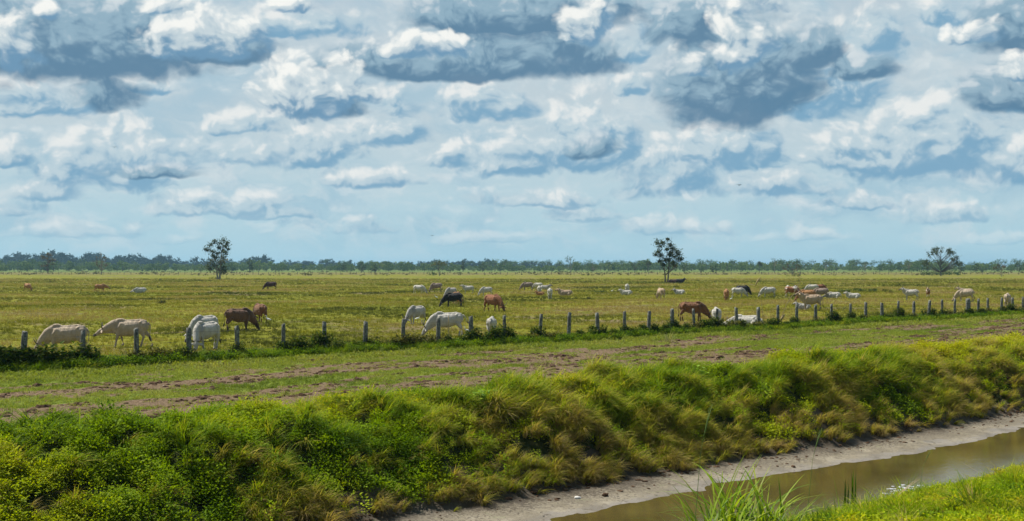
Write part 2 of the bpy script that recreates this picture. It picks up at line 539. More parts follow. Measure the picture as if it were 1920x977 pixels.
def mat_water():
    m, b, out = new_mat('murky_water')
    p = geo_pos(b)
    u = b.vec('DOT_PRODUCT', p, (Ux, Uy, 0), out=1)
    v = b.vec('DOT_PRODUCT', p, (-Uy, Ux, 0), out=1)
    q = b.xyz(u, v, 0.0)
    n1 = b.noise(q, 0.35, 4, 0.6)
    c = b.ramp(n1, [(0.3, (0.062, 0.045, 0.016)), (0.55, (0.088, 0.066, 0.024)), (0.75, (0.12, 0.098, 0.034))])
    scum = b.ss(b.noise(q, 5.0, 4, 0.7), 0.66, 0.72)
    c = b.mix(b.math('MULTIPLY', scum, 0.6), c, (0.22, 0.19, 0.09))
    w = b.noise(b.vec('MULTIPLY', q, (1.0, 1.9, 1)), 3.2, 4, 0.6)
    w2 = b.noise(b.vec('MULTIPLY', q, (1.0, 1.6, 1)), 14.0, 3, 0.6)
    n = bump(b, b.math('MULTIPLY_ADD', w2, 0.4, w), 0.16, 0.02)
    b.nt.links.new(principled(b, c, 0.05, 0.42, n), out.inputs[0])
    return m

M_PAST, M_VERGE, M_BANK, M_MUD, M_WATER = mat_pasture(), mat_verge(), mat_bank(), mat_mud(), mat_water()

# ------------------------------------------------------------ terrain sheets
def grid_sheet(name, us, vs, mat, umap=None):
    us = np.asarray(us, float); vs = np.asarray(vs, float)
    if umap is None:
        Ug, Vg = np.meshgrid(us, vs)
    else:
        Vg = np.repeat(vs[:, None], len(us), 1)
        Ug = umap(us[None, :], Vg)
    Z = height(Ug, Vg)
    X, Y = uv2xy(Ug, Vg)
    co = np.stack([X, Y, Z], -1).reshape(-1, 3)
    nr, nc = Ug.shape
    idx = np.arange(nr * nc).reshape(nr, nc)
    f = np.stack([idx[:-1, :-1], idx[:-1, 1:], idx[1:, 1:], idx[1:, :-1]], -1).reshape(-1, 4)
    me = mesh_from(name, co, f, [mat], True)
    o = link(name, me)
    tag(o, kind='structure')
    return o

def uspace(lo, fine_lo, fine_hi, hi, step):
    a = np.arange(fine_lo, fine_hi, step)
    l = fine_lo - np.geomspace(step, fine_lo - lo, 40)[::-1]
    r = fine_hi + np.geomspace(step, hi - fine_hi, 60) - step
    return np.concatenate([l, a, r])

us_f = uspace(-300, 0, 140, 1500, 0.2)
grid_sheet('near_bank', us_f[::2], np.concatenate([np.linspace(-150, 2, 12)[:-1], np.arange(2, 16.01, 0.35)]), M_BANK)
grid_sheet('mud_flat', us_f, np.arange(16.0, 25.81, 0.14), M_MUD)
grid_sheet('canal_bank', us_f, np.arange(25.8, 30.73, 0.17), M_BANK)
def verge_bare(u, v):
    lane = sstep(v, 31.2, 32.6) * (1 - sstep(v, 36.6, 38.6))
    lane2 = sstep(v, 39.0, 40.5) * (1 - sstep(v, 44.5, 46.5))
    nz = fbm(u * 0.10, v * 0.60, 91, 4) + 0.65 * (fbm(u * 0.9, v * 2.2, 93, 3) - .5)
    return sstep(nz + 0.23 * lane * (1 - .35 * sstep(u, 60, 90)) + 0.06 * lane2 - 0.25 * sstep(v, 46.5, 48.5) - 0.10 * (1 - sstep(v, 31.0, 32.5)), 0.41, 0.54)
vo = grid_sheet('mown_verge', us_f, np.arange(30.73, 49.81, 0.2), M_VERGE)
Ug, Vg = np.meshgrid(us_f, np.arange(30.73, 49.81, 0.2))
ta = vo.data.attributes.new('bare', 'FLOAT', 'POINT'); ta.data.foreach_set('value', verge_bare(Ug, Vg).ravel().astype(np.float32))
vs_p = np.concatenate([np.arange(49.8, 90, 0.5), np.geomspace(90, 12000, 190)])
sp = np.concatenate([np.linspace(-1.6, 0.2, 40)[:-1], np.linspace(0.2, 2.4, 420), np.linspace(2.4, 4.5, 30)[1:]])
grid_sheet('pasture', sp, vs_p, M_PAST, lambda s, v: s * v + (s - 0.8) * 30)

# water surface (4 mm steps are not needed here: the mud really dips under it)
wo_ = mesh_from('canal_water', np.array([[*uv2xy(u, v), -2.1] for u, v in ((-300, 15.2), (1500, 15.2), (1500, 24.4), (-300, 24.4))]), [[0, 1, 2, 3]], [M_WATER])
tag(link('canal_water', wo_), kind='structure')

# ------------------------------------------------------------ plant prototypes
protos = bpy.data.collections.new('plant_shapes')      # never linked to the scene: only instanced

class Soup:
    def __init__(self):
        self.v = []; self.f = []; self.t = []
    def quad(self, a, b, c, d, t=0.5):
        i = len(self.v); self.v += [a, b, c, d]; self.f.append((i, i + 1, i + 2, i + 3)); self.t += [t] * 4
    def blade(self, base, az, length, width, lean, droop, seg=3, t=0.5, twist=0.0):
        """a tapered strip that rises and bends over"""
        d = np.array([math.cos(az), math.sin(az), 0.0])
        s = np.array([-math.sin(az + twist), math.cos(az + twist), 0.0])
        p = np.array(base, float)
        ang = lean
        i0 = len(self.v)
        for k in range(seg + 1):
            w = width * (1 - k / seg) ** 0.7 * 0.5
            if k == seg:
                self.v.append(tuple(p))
                self.t.append(t)
            else:
                self.v.append(tuple(p - s * w)); self.v.append(tuple(p + s * w)); self.t += [t, t]
            p = p + (d * math.sin(ang) + np.array([0, 0, 1.0]) * math.cos(ang)) * (length / seg)
            ang += droop / seg
        for k in range(seg):
            a = i0 + 2 * k
            if k == seg - 1:
                self.f.append((a, a + 1, a + 2))
            else:
                self.f.append((a, a + 1, a + 3, a + 2))
    def leaf(self, c, az, tilt, L, Wd, t=0.5):
        d = np.array([math.cos(az) * math.cos(tilt), math.sin(az) * math.cos(tilt), math.sin(tilt)])
        s = np.array([-math.sin(az), math.cos(az), 0.0])
        n = np.cross(d, s)
        c = np.array(c, float)
        self.quad(tuple(c), tuple(c + d * L * 0.5 + s * Wd * 0.5 + n * L * 0.06), tuple(c + d * L - n * L * 0.05), tuple(c + d * L * 0.5 - s * Wd * 0.5 + n * L * 0.06), t)
    def mesh(self, name, mat, tint=False):
        me = mesh_from(name, self.v, self.f, [mat])
        if tint:
            a = me.attributes.new('tint', 'FLOAT', 'POINT')
            a.data.foreach_set('value', self.t)
        return me

R = random.Random(5)
def U_(a, b):
    return R.uniform(a, b)

COVER = [(0.0, (0.024, 0.058, 0.004)), (0.26, (0.085, 0.170, 0.004)), (0.46, (0.215, 0.320, 0.005)), (0.66, (0.37, 0.41, 0.008)), (0.86, (0.44, 0.33, 0.020)), (1.0, (0.30, 0.16, 0.04))]
VERGE = [(0.0, (0.06, 0.095, 0.012)), (0.35, (0.17, 0.235, 0.030)), (0.6, (0.29, 0.345, 0.055)), (1.0, (0.34, 0.31, 0.12))]
GRASS = [(0.0, (0.035, 0.075, 0.006)), (0.35, (0.115, 0.215, 0.006)), (0.6, (0.255, 0.345, 0.010)), (0.8, (0.42, 0.38, 0.05)), (1.0, (0.40, 0.30, 0.12))]
FIELD = [(0.0, (0.035, 0.045, 0.006)), (0.4, (0.155, 0.172, 0.014)), (0.7, (0.28, 0.265, 0.032)), (1.0, (0.34, 0.265, 0.11))]
M_COVER = leaf_mat('ground_cover_leaf', COVER, 0.38, 0.15)
M_GRASS = leaf_mat('long_grass_blade', GRASS, 0.38, 0.36)
M_SHORT = leaf_mat('short_grass_blade', VERGE, 0.35, 0.40)
M_FIELD = leaf_mat('field_grass_blade', FIELD, 0.30, 0.45)

def proto(name, soup, mat):
    o = bpy.data.objects.new(name, soup.mesh(name, mat))
    c = bpy.data.collections.get('shapes_' + name.split('.')[0]) or bpy.data.collections.new('shapes_' + name.split('.')[0])
    c.objects.link(o)
    return c

for k in range(4):       # leafy creeping ground cover
    s = Soup()
    for i in range(84):
        a = U_(0, 6.28); r = 0.24 * math.sqrt(U_(0, 1)); h = U_(0.05, 0.34) * (1.25 - r * 3.2)
        s.leaf((r * math.cos(a), r * math.sin(a), h), a + U_(-1.2, 1.2), U_(-0.2, 0.9), U_(0.045, 0.085), U_(0.026, 0.046))
    PC_COVER = proto('cover_clump.%d' % k, s, M_COVER)
for k in range(4):       # long drooping bank grass
    s = Soup()
    for i in range(44):
        a = R.gauss(0, 0.75)
        s.blade((U_(-.07, .07), U_(-.07, .07), -0.03), a, U_(0.40, 0.95), U_(0.014, 0.026), U_(0.0, 0.45), U_(0.9, 2.2), 4)
    PC_GRASS = proto('bank_grass.%d' % k, s, M_GRASS)
for k in range(4):       # short verge grass
    s = Soup()
    for i in range(16):
        s.blade((U_(-.12, .12), U_(-.12, .12), -0.01), U_(0, 6.28), U_(0.05, 0.14), U_(0.010, 0.018), U_(0.1, 0.7), U_(0.2, 1.2), 2)
    for i in range(5):
        s.leaf((U_(-.1, .1), U_(-.1, .1), U_(0.01, .05)), U_(0, 6.28), U_(0, .7), 0.06, 0.035)
    PC_SHORT = proto('short_tuft.%d' % k, s, M_SHORT)
for k in range(4):       # pasture tuft
    s = Soup()
    for i in range(18):
        s.blade((U_(-.13, .13), U_(-.13, .13), -0.02), U_(0, 6.28), U_(0.10, 0.30), U_(0.014, 0.026), U_(0.1, 0.8), U_(0.3, 1.3), 2)
    PC_FIELD = proto('field_tuft.%d' % k, s, M_FIELD)

def scatter(name, coll, x, y, z, rot, scl, tint, label, cat, nvar=4):
    n = len(x)
    me = bpy.data.meshes.new(name)
    me.vertices.add(n)
    me.vertices.foreach_set('co', np.stack([x, y, z], -1).astype(np.float32).ravel())
    a = me.attributes.new('rot', 'FLOAT_VECTOR', 'POINT'); a.data.foreach_set('vector', np.asarray(rot, np.float32).ravel())
    a = me.attributes.new('scl', 'FLOAT', 'POINT'); a.data.foreach_set('value', np.asarray(scl, np.float32))
    a = me.attributes.new('tnt', 'FLOAT', 'POINT'); a.data.foreach_set('value', np.asarray(tint, np.float32))
    a = me.attributes.new('idx', 'INT', 'POINT'); a.data.foreach_set('value', rng.integers(0, nvar, n).astype(np.int32))
    o = link(name, me)
    tag(o, label, cat, kind='stuff')
    g = bpy.data.node_groups.new(name + '_nodes', 'GeometryNodeTree')
    g.interface.new_socket('Geometry', in_out='INPUT', socket_type='NodeSocketGeometry')
    g.interface.new_socket('Geometry', in_out='OUTPUT', socket_type='NodeSocketGeometry')
    N = g.nodes; L = g.links
    gi = N.new('NodeGroupInput'); go = N.new('NodeGroupOutput')
    iop = N.new('GeometryNodeInstanceOnPoints')
    ci = N.new('GeometryNodeCollectionInfo')
    ci.inputs['Collection'].default_value = coll
    ci.inputs['Separate Children'].default_value = True
    ci.inputs['Reset Children'].default_value = True
    def na(nm, typ):
        q = N.new('GeometryNodeInputNamedAttribute'); q.data_type = typ; q.inputs[0].default_value = nm
        return q.outputs[0]
    L.new(gi.outputs[0], iop.inputs['Points']); L.new(ci.outputs[0], iop.inputs['Instance'])
    iop.inputs['Pick Instance'].default_value = True
    L.new(na('idx', 'INT'), iop.inputs['Instance Index'])
    er = N.new('FunctionNodeEulerToRotation')
    L.new(na('rot', 'FLOAT_VECTOR'), er.inputs[0]); L.new(er.outputs[0], iop.inputs['Rotation'])
    L.new(na('scl', 'FLOAT'), iop.inputs['Scale'])
    st_ = N.new('GeometryNodeStoreNamedAttribute'); st_.data_type = 'FLOAT'; st_.domain = 'INSTANCE'
    st_.inputs['Name'].default_value = 'tint'
    L.new(iop.outputs[0], st_.inputs['Geometry'])
    L.new(na('tnt', 'FLOAT'), st_.inputs['Value'])
    L.new(st_.outputs[0], go.inputs[0])
    md = o.modifiers.new('grow', 'NODES'); md.node_group = g
    return o

def sample_uv(n, u0, u1, v0, v1, dens=None, kmax=0.56):
    u = rng.uniform(u0, u1, n); v = rng.uniform(v0, v1, n)
    x, y = uv2xy(u, v)
    k = (y > 8) & (np.abs(x / np.maximum(y, 1)) < kmax)
    if dens is not None:
        k &= rng.uniform(0, 1, n) < dens(u, v, x, y)
    return u[k], v[k], x[k], y[k]

def tilt_rot(n, az_mean, az_sd, tilt_mean, tilt_sd):
    """euler rotations that lean a plant towards a compass direction"""
    yaw = rng.normal(az_mean, az_sd, n)
    t = np.abs(rng.normal(tilt_mean, tilt_sd, n))
    return np.stack([np.zeros(n), t, yaw], -1)

DOWN = math.atan2(-Ux, Uy)          # azimuth of the downhill direction of the far bank
# --- far bank
def lump(u, v):
    return fbm(u * 0.42 + v * 0.12, v * 0.26, 21, 3) - 0.45
def bank_tint(u, v):
    return 0.60 + (fbm(u * 0.20, v * 0.3, 71, 4) - 0.5) * 1.1 + (fbm(u * 1.1, v * 1.0, 75, 2) - 0.5) * 0.35
def wobble(u):
    return (fbm(u * 0.16, u * 0.0 + 2.2, 5, 3) - 0.5) * 1.5
def is_grass(u, v):                 # where long grass takes over from leafy cover
    return sstep(fbm(u * 0.25 + 9, v * 0.22, 81, 3) + (28.3 - v - wobble(u)) * 0.06, 0.40, 0.53)

u, v, x, y = sample_uv(185000, 5, 145, 24.9, 33.2, lambda u, v, x, y: (1 - 0.75 * is_grass(u, v)) * sstep(v + wobble(u), 24.9, 26.2) * (1 - sstep(v + (fbm(u * .5, v * .1, 3, 3) - .5) * 2.6, 29.6, 31.3)) * np.clip(70 / y, 0.4, 1) * (0.10 + 0.90 * sstep(fbm(u * 1.5, v * 1.5, 171, 2), .38, .58)) * .85)
sc = (0.88 + .12 * sstep(u, 30, 60)) * (0.6 + 0.9 * rng.random(len(u)) ** 2) * (.75 + .6 * fbm(u * 1.2, v * 1.2, 173, 2)) * (1 + np.clip((y - 50) / 80, 0, 1) * 0.5)
tn = np.clip(bank_tint(u, v), .26, .68) - 0.08 + 0.12 * sstep(v, 27.0, 29.0)
scatter('leafy_ground_cover', PC_COVER, x, y, height(u, v), np.stack([rng.normal(0, .3, len(u)), rng.normal(0, .3, len(u)), rng.uniform(0, 6.28, len(u))], -1), sc, tn,
        'yellow-green leafy creepers covering the bank above the canal', 'ground cover')
u, v, x, y = sample_uv(175000, 5, 145, 24.5, 32.2, lambda u, v, x, y: (0.10 + 0.9 * is_grass(u, v)) * sstep(v + wobble(u) * .6 + (fbm(u * 1.5, v, 207, 2) - .5), 24.7, 25.5) * (1 - sstep(v, 29.6, 31.0)) * np.clip(70 / y, 0.4, 1) * (0.06 + 0.94 * sstep(fbm(u * 1.9, v * 1.9, 177, 2), .46, .60)) * .62)
sc = rng.uniform(0.6, 1.35, len(u)) * (0.7 + 0.3 * sstep(v + wobble(u), 26, 28)) * (0.85 + lump(u, v) * 0.9)
tn = np.clip(bank_tint(u, v), .3, .75) * 0.75 + 0.14 + 0.08 * sstep(u, 30, 60) + 0.28 * (1 - sstep(v + wobble(u), 26.0, 28.4)) + rng.normal(0, .06, len(u))
scatter('long_bank_grass', PC_GRASS, x, y, height(u, v), tilt_rot(len(u), DOWN + 0.35, 0.9, 0.35, 0.25), sc, tn,
        'long drooping grass hanging down the bank towards the canal', 'grass')
# --- verge
u, v, x, y = sample_uv(190000, 5, 150, 29.5, 50.2, lambda u, v, x, y: (1 - 0.93 * verge_bare(u, v)) * np.clip(60 / y, 0.35, 1) * 0.6)
sc = rng.uniform(0.6, 1.3, len(u)) * (1 + 1.1 * sstep(v, 45.5, 48.5)) * (1 + 0.7 * (1 - sstep(v, 30, 32.5))) * (1 + np.clip((y - 50) / 80, 0, 1) * 0.5)
tn = 0.46 + (fbm(u * 0.3, v * 0.3, 95, 3) - 0.5) * 0.7 + 0.12 * verge_bare(u, v)
scatter('verge_grass', PC_SHORT, x, y, height(u, v), np.stack([rng.normal(0, .2, len(u)), rng.normal(0, .2, len(u)), rng.uniform(0, 6.28, len(u))], -1), sc, tn,
        'short bright green grass on the mown verge below the fence', 'grass')
# --- ragged strip of taller growth under the fence
u, v, x, y = sample_uv(34000, 5, 150, 48.8, 50.9, lambda u, v, x, y: sstep(fbm(u * .55, v * .4, 141, 3) - .12 * np.abs(v - 49.8), .26, .44))
scatter('fence_line_grass', PC_GRASS, x, y, height(u, v), np.stack([rng.normal(0, .25, len(u)), rng.normal(0, .25, len(u)), rng.uniform(0, 6.28, len(u))], -1), rng.uniform(.35, .85, len(u)), .22 + fbm(u * .5, v * .5, 143, 3) * .5 + rng.normal(0, .06, len(u)),
        'ragged unmown grass growing in a strip under the fence', 'grass')
u, v, x, y = sample_uv(26000, 5, 150, 48.9, 50.7, lambda u, v, x, y: sstep(fbm(u * .7, v * .4, 145, 3), .28, .44))
scatter('fence_line_cover', PC_COVER, x, y, height(u, v), np.stack([rng.normal(0, .3, len(u)), rng.normal(0, .3, len(u)), rng.uniform(0, 6.28, len(u))], -1), rng.uniform(.8, 1.6, len(u)), rng.uniform(.0, .45, len(u)),
        'dark green leafy growth creeping along the foot of the fence', 'ground cover')
# --- pasture
n0 = 420000
D = 48 * np.exp(rng.uniform(0, math.log(420 / 48.), n0))
k = rng.uniform(-0.46, 0.46, n0)
x = k * D; y = D
u, v = xy2uv(x, y)
m = (v > 49.9) & (rng.uniform(0, 1, n0) < np.clip(D / 150, 0.25, 1) * 0.55)
m &= rng.uniform(0, 1, n0) < 0.35 + 0.65 * sstep(fbm(u * 0.25, v * 0.25, 101, 4), 0.40, 0.58)
u, v, x, y = u[m], v[m], x[m], y[m]
sc = rng.uniform(0.45, 1.05, len(u)) * (1 + np.clip((y - 60) / 300, 0, 1) * 1.1) * (1 + 0.8 * (rng.uniform(0, 1, len(u)) > 0.985))
tn = 0.52 + (fbm(u * 0.07, v * 0.07, 105, 4) - 0.5) * 2.2 + (fbm(u * 0.5, v * 0.5, 109, 2) - 0.5) * 0.5
scatter('pasture_grass', PC_FIELD, x, y, height(u, v), np.stack([rng.normal(0, .2, len(u)), rng.normal(0, .2, len(u)), rng.uniform(0, 6.28, len(u))], -1), sc, tn,
        'olive and straw coloured tufted grass of the wide pasture', 'grass')
# --- near bank at the lower right
u, v, x, y = sample_uv(130000, 8, 85, 4.0, 16.2, lambda u, v, x, y: (1 - 0.55 * sstep(fbm(u * .5, v * .5, 111, 3), .5, .6)))
sc = rng.uniform(0.6, 1.2, len(u))
scatter('near_bank_cover', PC_COVER, x, y, height(u, v), np.stack([rng.normal(0, .3, len(u)), rng.normal(0, .3, len(u)), rng.uniform(0, 6.28, len(u))], -1), sc, 0.60 + (fbm(u * .6, v * .6, 113, 3) - .5) * 0.8,
        'bright yellow-green leafy growth on the near canal bank', 'ground cover')
u, v, x, y = sample_uv(70000, 8, 85, 4.0, 16.0, lambda u, v, x, y: 0.35 + 0.75 * sstep(fbm(u * .5, v * .5, 117, 3), .45, .6))
scatter('near_bank_grass', PC_GRASS, x, y, height(u, v), np.stack([rng.normal(0, .25, len(u)), rng.normal(0, .25, len(u)), rng.uniform(0, 6.28, len(u))], -1), (0.22 + 0.6 * rng.random(len(u)) ** 2) * (.5 + 1.1 * fbm(u * 1.1, v * 1.1, 121, 2)), 0.56 + (fbm(u * .6, v * .6, 119, 3) - .5) * 0.8 + rng.normal(0, .07, len(u)) + .35 * (rng.random(len(u)) > .965),
        'fresh green grass mixed into the near canal bank', 'grass')

# --- clods of churned earth on the verge
def clod_soup(n, dens, v0, v1, smin, smax, seed, extra=None):
    r = np.random.default_rng(seed)
    V = []; F = []
    phi = (1 + 5 ** .5) / 2
    ico_v = np.array([(-1, phi, 0), (1, phi, 0), (-1, -phi, 0), (1, -phi, 0), (0, -1, phi), (0, 1, phi), (0, -1, -phi), (0, 1, -phi), (phi, 0, -1), (phi, 0, 1), (-phi, 0, -1), (-phi, 0, 1)]) / 1.9
    ico_f = [(0, 11, 5), (0, 5, 1), (0, 1, 7), (0, 7, 10), (0, 10, 11), (1, 5, 9), (5, 11, 4), (11, 10, 2), (10, 7, 6), (7, 1, 8), (3, 9, 4), (3, 4, 2), (3, 2, 6), (3, 6, 8), (3, 8, 9), (4, 9, 5), (2, 4, 11), (6, 2, 10), (8, 6, 7), (9, 8, 1)]
    u = r.uniform(5, 140, n); v = r.uniform(v0, v1, n)
    x, y = uv2xy(u, v)
    k = (np.abs(x / y) < 0.46) & (r.uniform(0, 1, n) < dens(u, v))
    for uu, vv in zip(u[k], v[k]):
        s = r.uniform(smin, smax) * (1 if r.uniform() < .85 else 1.9)
        xx, yy = uv2xy(uu, vv)
        P_ = ico_v * np.array([s * r.uniform(1, 2.0), s * r.uniform(.8, 1.4), s * r.uniform(.35, .7)]) * r.uniform(0.65, 1.25, (12, 1))
        a = r.uniform(0, 3.14); c_, s_ = math.cos(a), math.sin(a)
        P_ = P_ @ np.array([[c_, s_, 0], [-s_, c_, 0], [0, 0, 1]])
        i = len(V) * 1
        base_i = sum(0 for _ in ()) + i
        V.extend((P_ + np.array([xx, yy, float(height(uu, vv)) + s * .1])).tolist())
        F.extend([(a_ + base_i, b_ + base_i, c2 + base_i) for a_, b_, c2 in ico_f])
    return V, F
def mat_clod():
    m, b, out = new_mat('churned_earth')
    p = geo_pos(b)
    c = b.ramp(b.noise(p, 6, 4, 0.7), [(0.3, (0.050, 0.028, 0.017)), (0.55, (0.125, 0.077, 0.047)), (0.75, (0.22, 0.15, 0.095))])
    b.nt.links.new(principled(b, c, 0.95, 0.05, bump(b, b.noise(p, 25, 3, .7), .8, .05)), out.inputs[0])
    return m
M_CLOD = mat_clod()
V_, F_ = clod_soup(70000, lambda u, v: 0.006 + 0.55 * verge_bare(u, v) ** 2 * sstep(fbm(u * .8, v * 2, 97, 2), .42, .62), 32.0, 47.5, 0.025, 0.085, 7)
tag(link('earth_clods', mesh_from('earth_clods', V_, F_, [M_CLOD])), 'brown clods of churned earth strewn along the mown verge', 'earth clods', kind='stuff')
V_, F_ = clod_soup(30000, lambda u, v: 0.06 + 0.6 * sstep(fbm(u * .6, v * 1.2, 131, 3), .5, .65) * sstep(v, 24.3, 25.3), 23.6, 26.4, 0.012, 0.055, 8)
tag(link('mud_crumbs', mesh_from('mud_crumbs', V_, F_, [M_CLOD])), 'dark crumbs of soil fallen on the pale mud below the bank', 'mud crumbs', kind='stuff')

# ============================================================ fence
ORD = ['first', 'second', 'third', 'fourth', 'fifth', 'sixth', 'seventh', 'eighth', 'ninth', 'tenth', 'eleventh', 'twelfth', 'thirteenth', 'fourteenth', 'fifteenth',
       'sixteenth', 'seventeenth', 'eighteenth', 'nineteenth', 'twentieth']
def ordinal(i, n):
    """i-th of n, counted from the nearer end"""
    if i < len(ORD):
        return ORD[i] + ' post from the left'
    j = n - 1 - i
    return (ORD[j] if j else 'last') + ' post from the right' if j else 'rightmost fence post'

def post_mat():
    m, b, out = new_mat('weathered_post_wood')
    p = obj_pos(b)
    oi = b.new('ShaderNodeObjectInfo')
    q = b.vec('ADD', p, b.scale((7.0, 3.0, 5.0), oi.outputs['Random']))
    grain = b.noise(b.vec('MULTIPLY', q, (9, 9, 1.1)), 3.0, 5, 0.65)
    c = b.ramp(grain, [(0.30, (0.045, 0.043, 0.038)), (0.5, (0.145, 0.14, 0.125)), (0.68, (0.30, 0.295, 0.265))])
    lich = b.ss(b.noise(q, 9.0, 5, 0.7), 0.50, 0.60, 0, 0.85)
    c = b.mix(lich, c, (0.30, 0.32, 0.26))
    c = b.mix(b.ss(b.noise(b.vec('ADD', q, (4, 4, 4)), 5.0, 5, 0.7), 0.54, 0.64, 0, 0.85), c, (0.045, 0.05, 0.042))
    n = bump(b, b.math('ADD', grain, b.noise(q, 40, 3, 0.6)), 0.8, 0.03)
    b.nt.links.new(principled(b, c, 0.9, 0.1, n), out.inputs[0])
    return m
M_POST = post_mat()

def post_mesh(seed, w, h):
    r = random.Random(seed)
    V = []; F = []
    nseg, nr = 12, 9
    ph = r.uniform(0, 6)
    for j in range(nr):
        t = j / (nr - 1)
        z = -0.35 + (h + 0.35) * t
        bend = 0.025 * math.sin(t * 3 + ph)
        for i in range(nseg):
            a = 2 * math.pi * i / nseg
            rr = w * 0.5 * (1.12 - 0.16 * t) * (1 + 0.14 * math.cos(4 * (a - ph)) * 0.6 + r.uniform(-.05, .05))
            if j == nr - 1:
                rr *= 0.93
            V.append((rr * math.cos(a) + bend, rr * math.sin(a), z + (r.uniform(-.012, .012) + 0.03 * math.cos(a + ph) if j == nr - 1 else 0)))
    for j in range(nr - 1):
        for i in range(nseg):
            F.append((j * nseg + i, j * nseg + (i + 1) % nseg, (j + 1) * nseg + (i + 1) % nseg, (j + 1) * nseg + i))
    top = (nr - 1) * nseg
    V.append((0.0, 0, h + 0.012)); c = len(V) - 1
    for i in range(nseg):
        F.append((top + i, top + (i + 1) % nseg, c))
    return mesh_from('fence_post', V, F, [M_POST], True)

POSTX = [44, 152, 256, 355, 446, 530, 610, 685, 756, 821, 884, 945, 1011.5, 1066, 1121, 1170, 1215, 1260, 1302.6, 1345, 1382.5, 1420.6, 1457.7, 1493.8, 1529.5, 1558, 1594, 1622.8,
         1654.6, 1683.7, 1712.6, 1740.4, 1766.9, 1789.4, 1815, 1833.6, 1853, 1877.4, 1899.5, 1918.3]
VF = 49.85
def fence_xy(px, v=VF):
    k = (px - 960) / FPX
    D = v / (Ux - Uy * k)
    return k * D, D
fence = empty('wire_fence', (*fence_xy(POSTX[0]), 0.0))
tag(fence, 'weathered grey wooden posts with thin wires along the whole near edge of the pasture', 'fence')
fx0, fy0 = fence.location.x, fence.location.y
pts_f = []
extra_l = [(fence_xy(44)[0] - Ux * 2.8 * i, fence_xy(44)[1] - Uy * 2.8 * i) for i in (2, 1)]
lx, ly = fence_xy(1918.3)
extra_r = [(lx + Ux * 2.9 * i, ly + Uy * 2.9 * i) for i in (1, 2)]
pm = [post_mesh(40 + i, 0.185 + 0.018 * (i % 3), 1.60) for i in range(7)]
for i, (x, y) in enumerate(extra_l + [fence_xy(p) for p in POSTX] + extra_r):
    px_i = i - 2
    wide = (px_i == 34)
    me = pm[i % 7]
    z = ground_z(x, y)
    o = link('post', me, fence, (x - fx0, y - fy0, -0.02), (R.gauss(0, .035), R.gauss(0, .035), R.uniform(0, 6.28)))
    o.scale = (1.9 if wide else 1, 1.5 if wide else 1, R.uniform(0.975, 1.035))
    if wide:
        o['label'] = 'extra thick fence post'
    pts_f.append((x, y))
# wires
M_WIRE = simple_mat('rusty_wire', (0.14, 0.11, 0.09), 0.6, 0.3)
def tube(V, F, pts, rads, nseg=6, cap=True):
    """tube along a polyline appended to V, F"""
    pts = [np.array(p, float) for p in pts]
    prev = None
    base = len(V)
    n = len(pts)
    for i, p in enumerate(pts):
        t = pts[min(i + 1, n - 1)] - pts[max(i - 1, 0)]
        t = t / (np.linalg.norm(t) + 1e-9)
        if prev is None:
            a = np.array([0, 0, 1.0]) if abs(t[2]) < 0.9 else np.array([1.0, 0, 0])
            s = np.cross(t, a)
        else:
            s = prev - t * np.dot(prev, t)
        s = s / (np.linalg.norm(s) + 1e-9)
        prev = s
        q = np.cross(t, s)
        for k_ in range(nseg):
            a = 2 * math.pi * k_ / nseg
            V.append(tuple(p + (s * math.cos(a) + q * math.sin(a)) * rads[i]))
    for i in range(n - 1):
        for k_ in range(nseg):
            a = base + i * nseg + k_; b_ = base + i * nseg + (k_ + 1) % nseg
            F.append((a, b_, b_ + nseg, a + nseg))
    if cap:
        F.append(tuple(base + k_ for k_ in range(nseg))[::-1])
        F.append(tuple(base + (n - 1) * nseg + k_ for k_ in range(nseg)))
for hz_ in (0.55, 0.98, 1.38):
    V = []; F = []
    pl = []
    for i in range(len(pts_f) - 1):
        a, b_ = pts_f[i], pts_f[i + 1]
        for t in (0, 0.5):
            pl.append((a[0] + (b_[0] - a[0]) * t - fx0 + Uy * 0.105, a[1] + (b_[1] - a[1]) * t - fy0 - Ux * 0.105, hz_ - (0.03 if t else 0)))
    tube(V, F, pl, [0.0045] * len(pl), 4)
    link('wire', mesh_from('fence_wire', V, F, [M_WIRE]), fence)

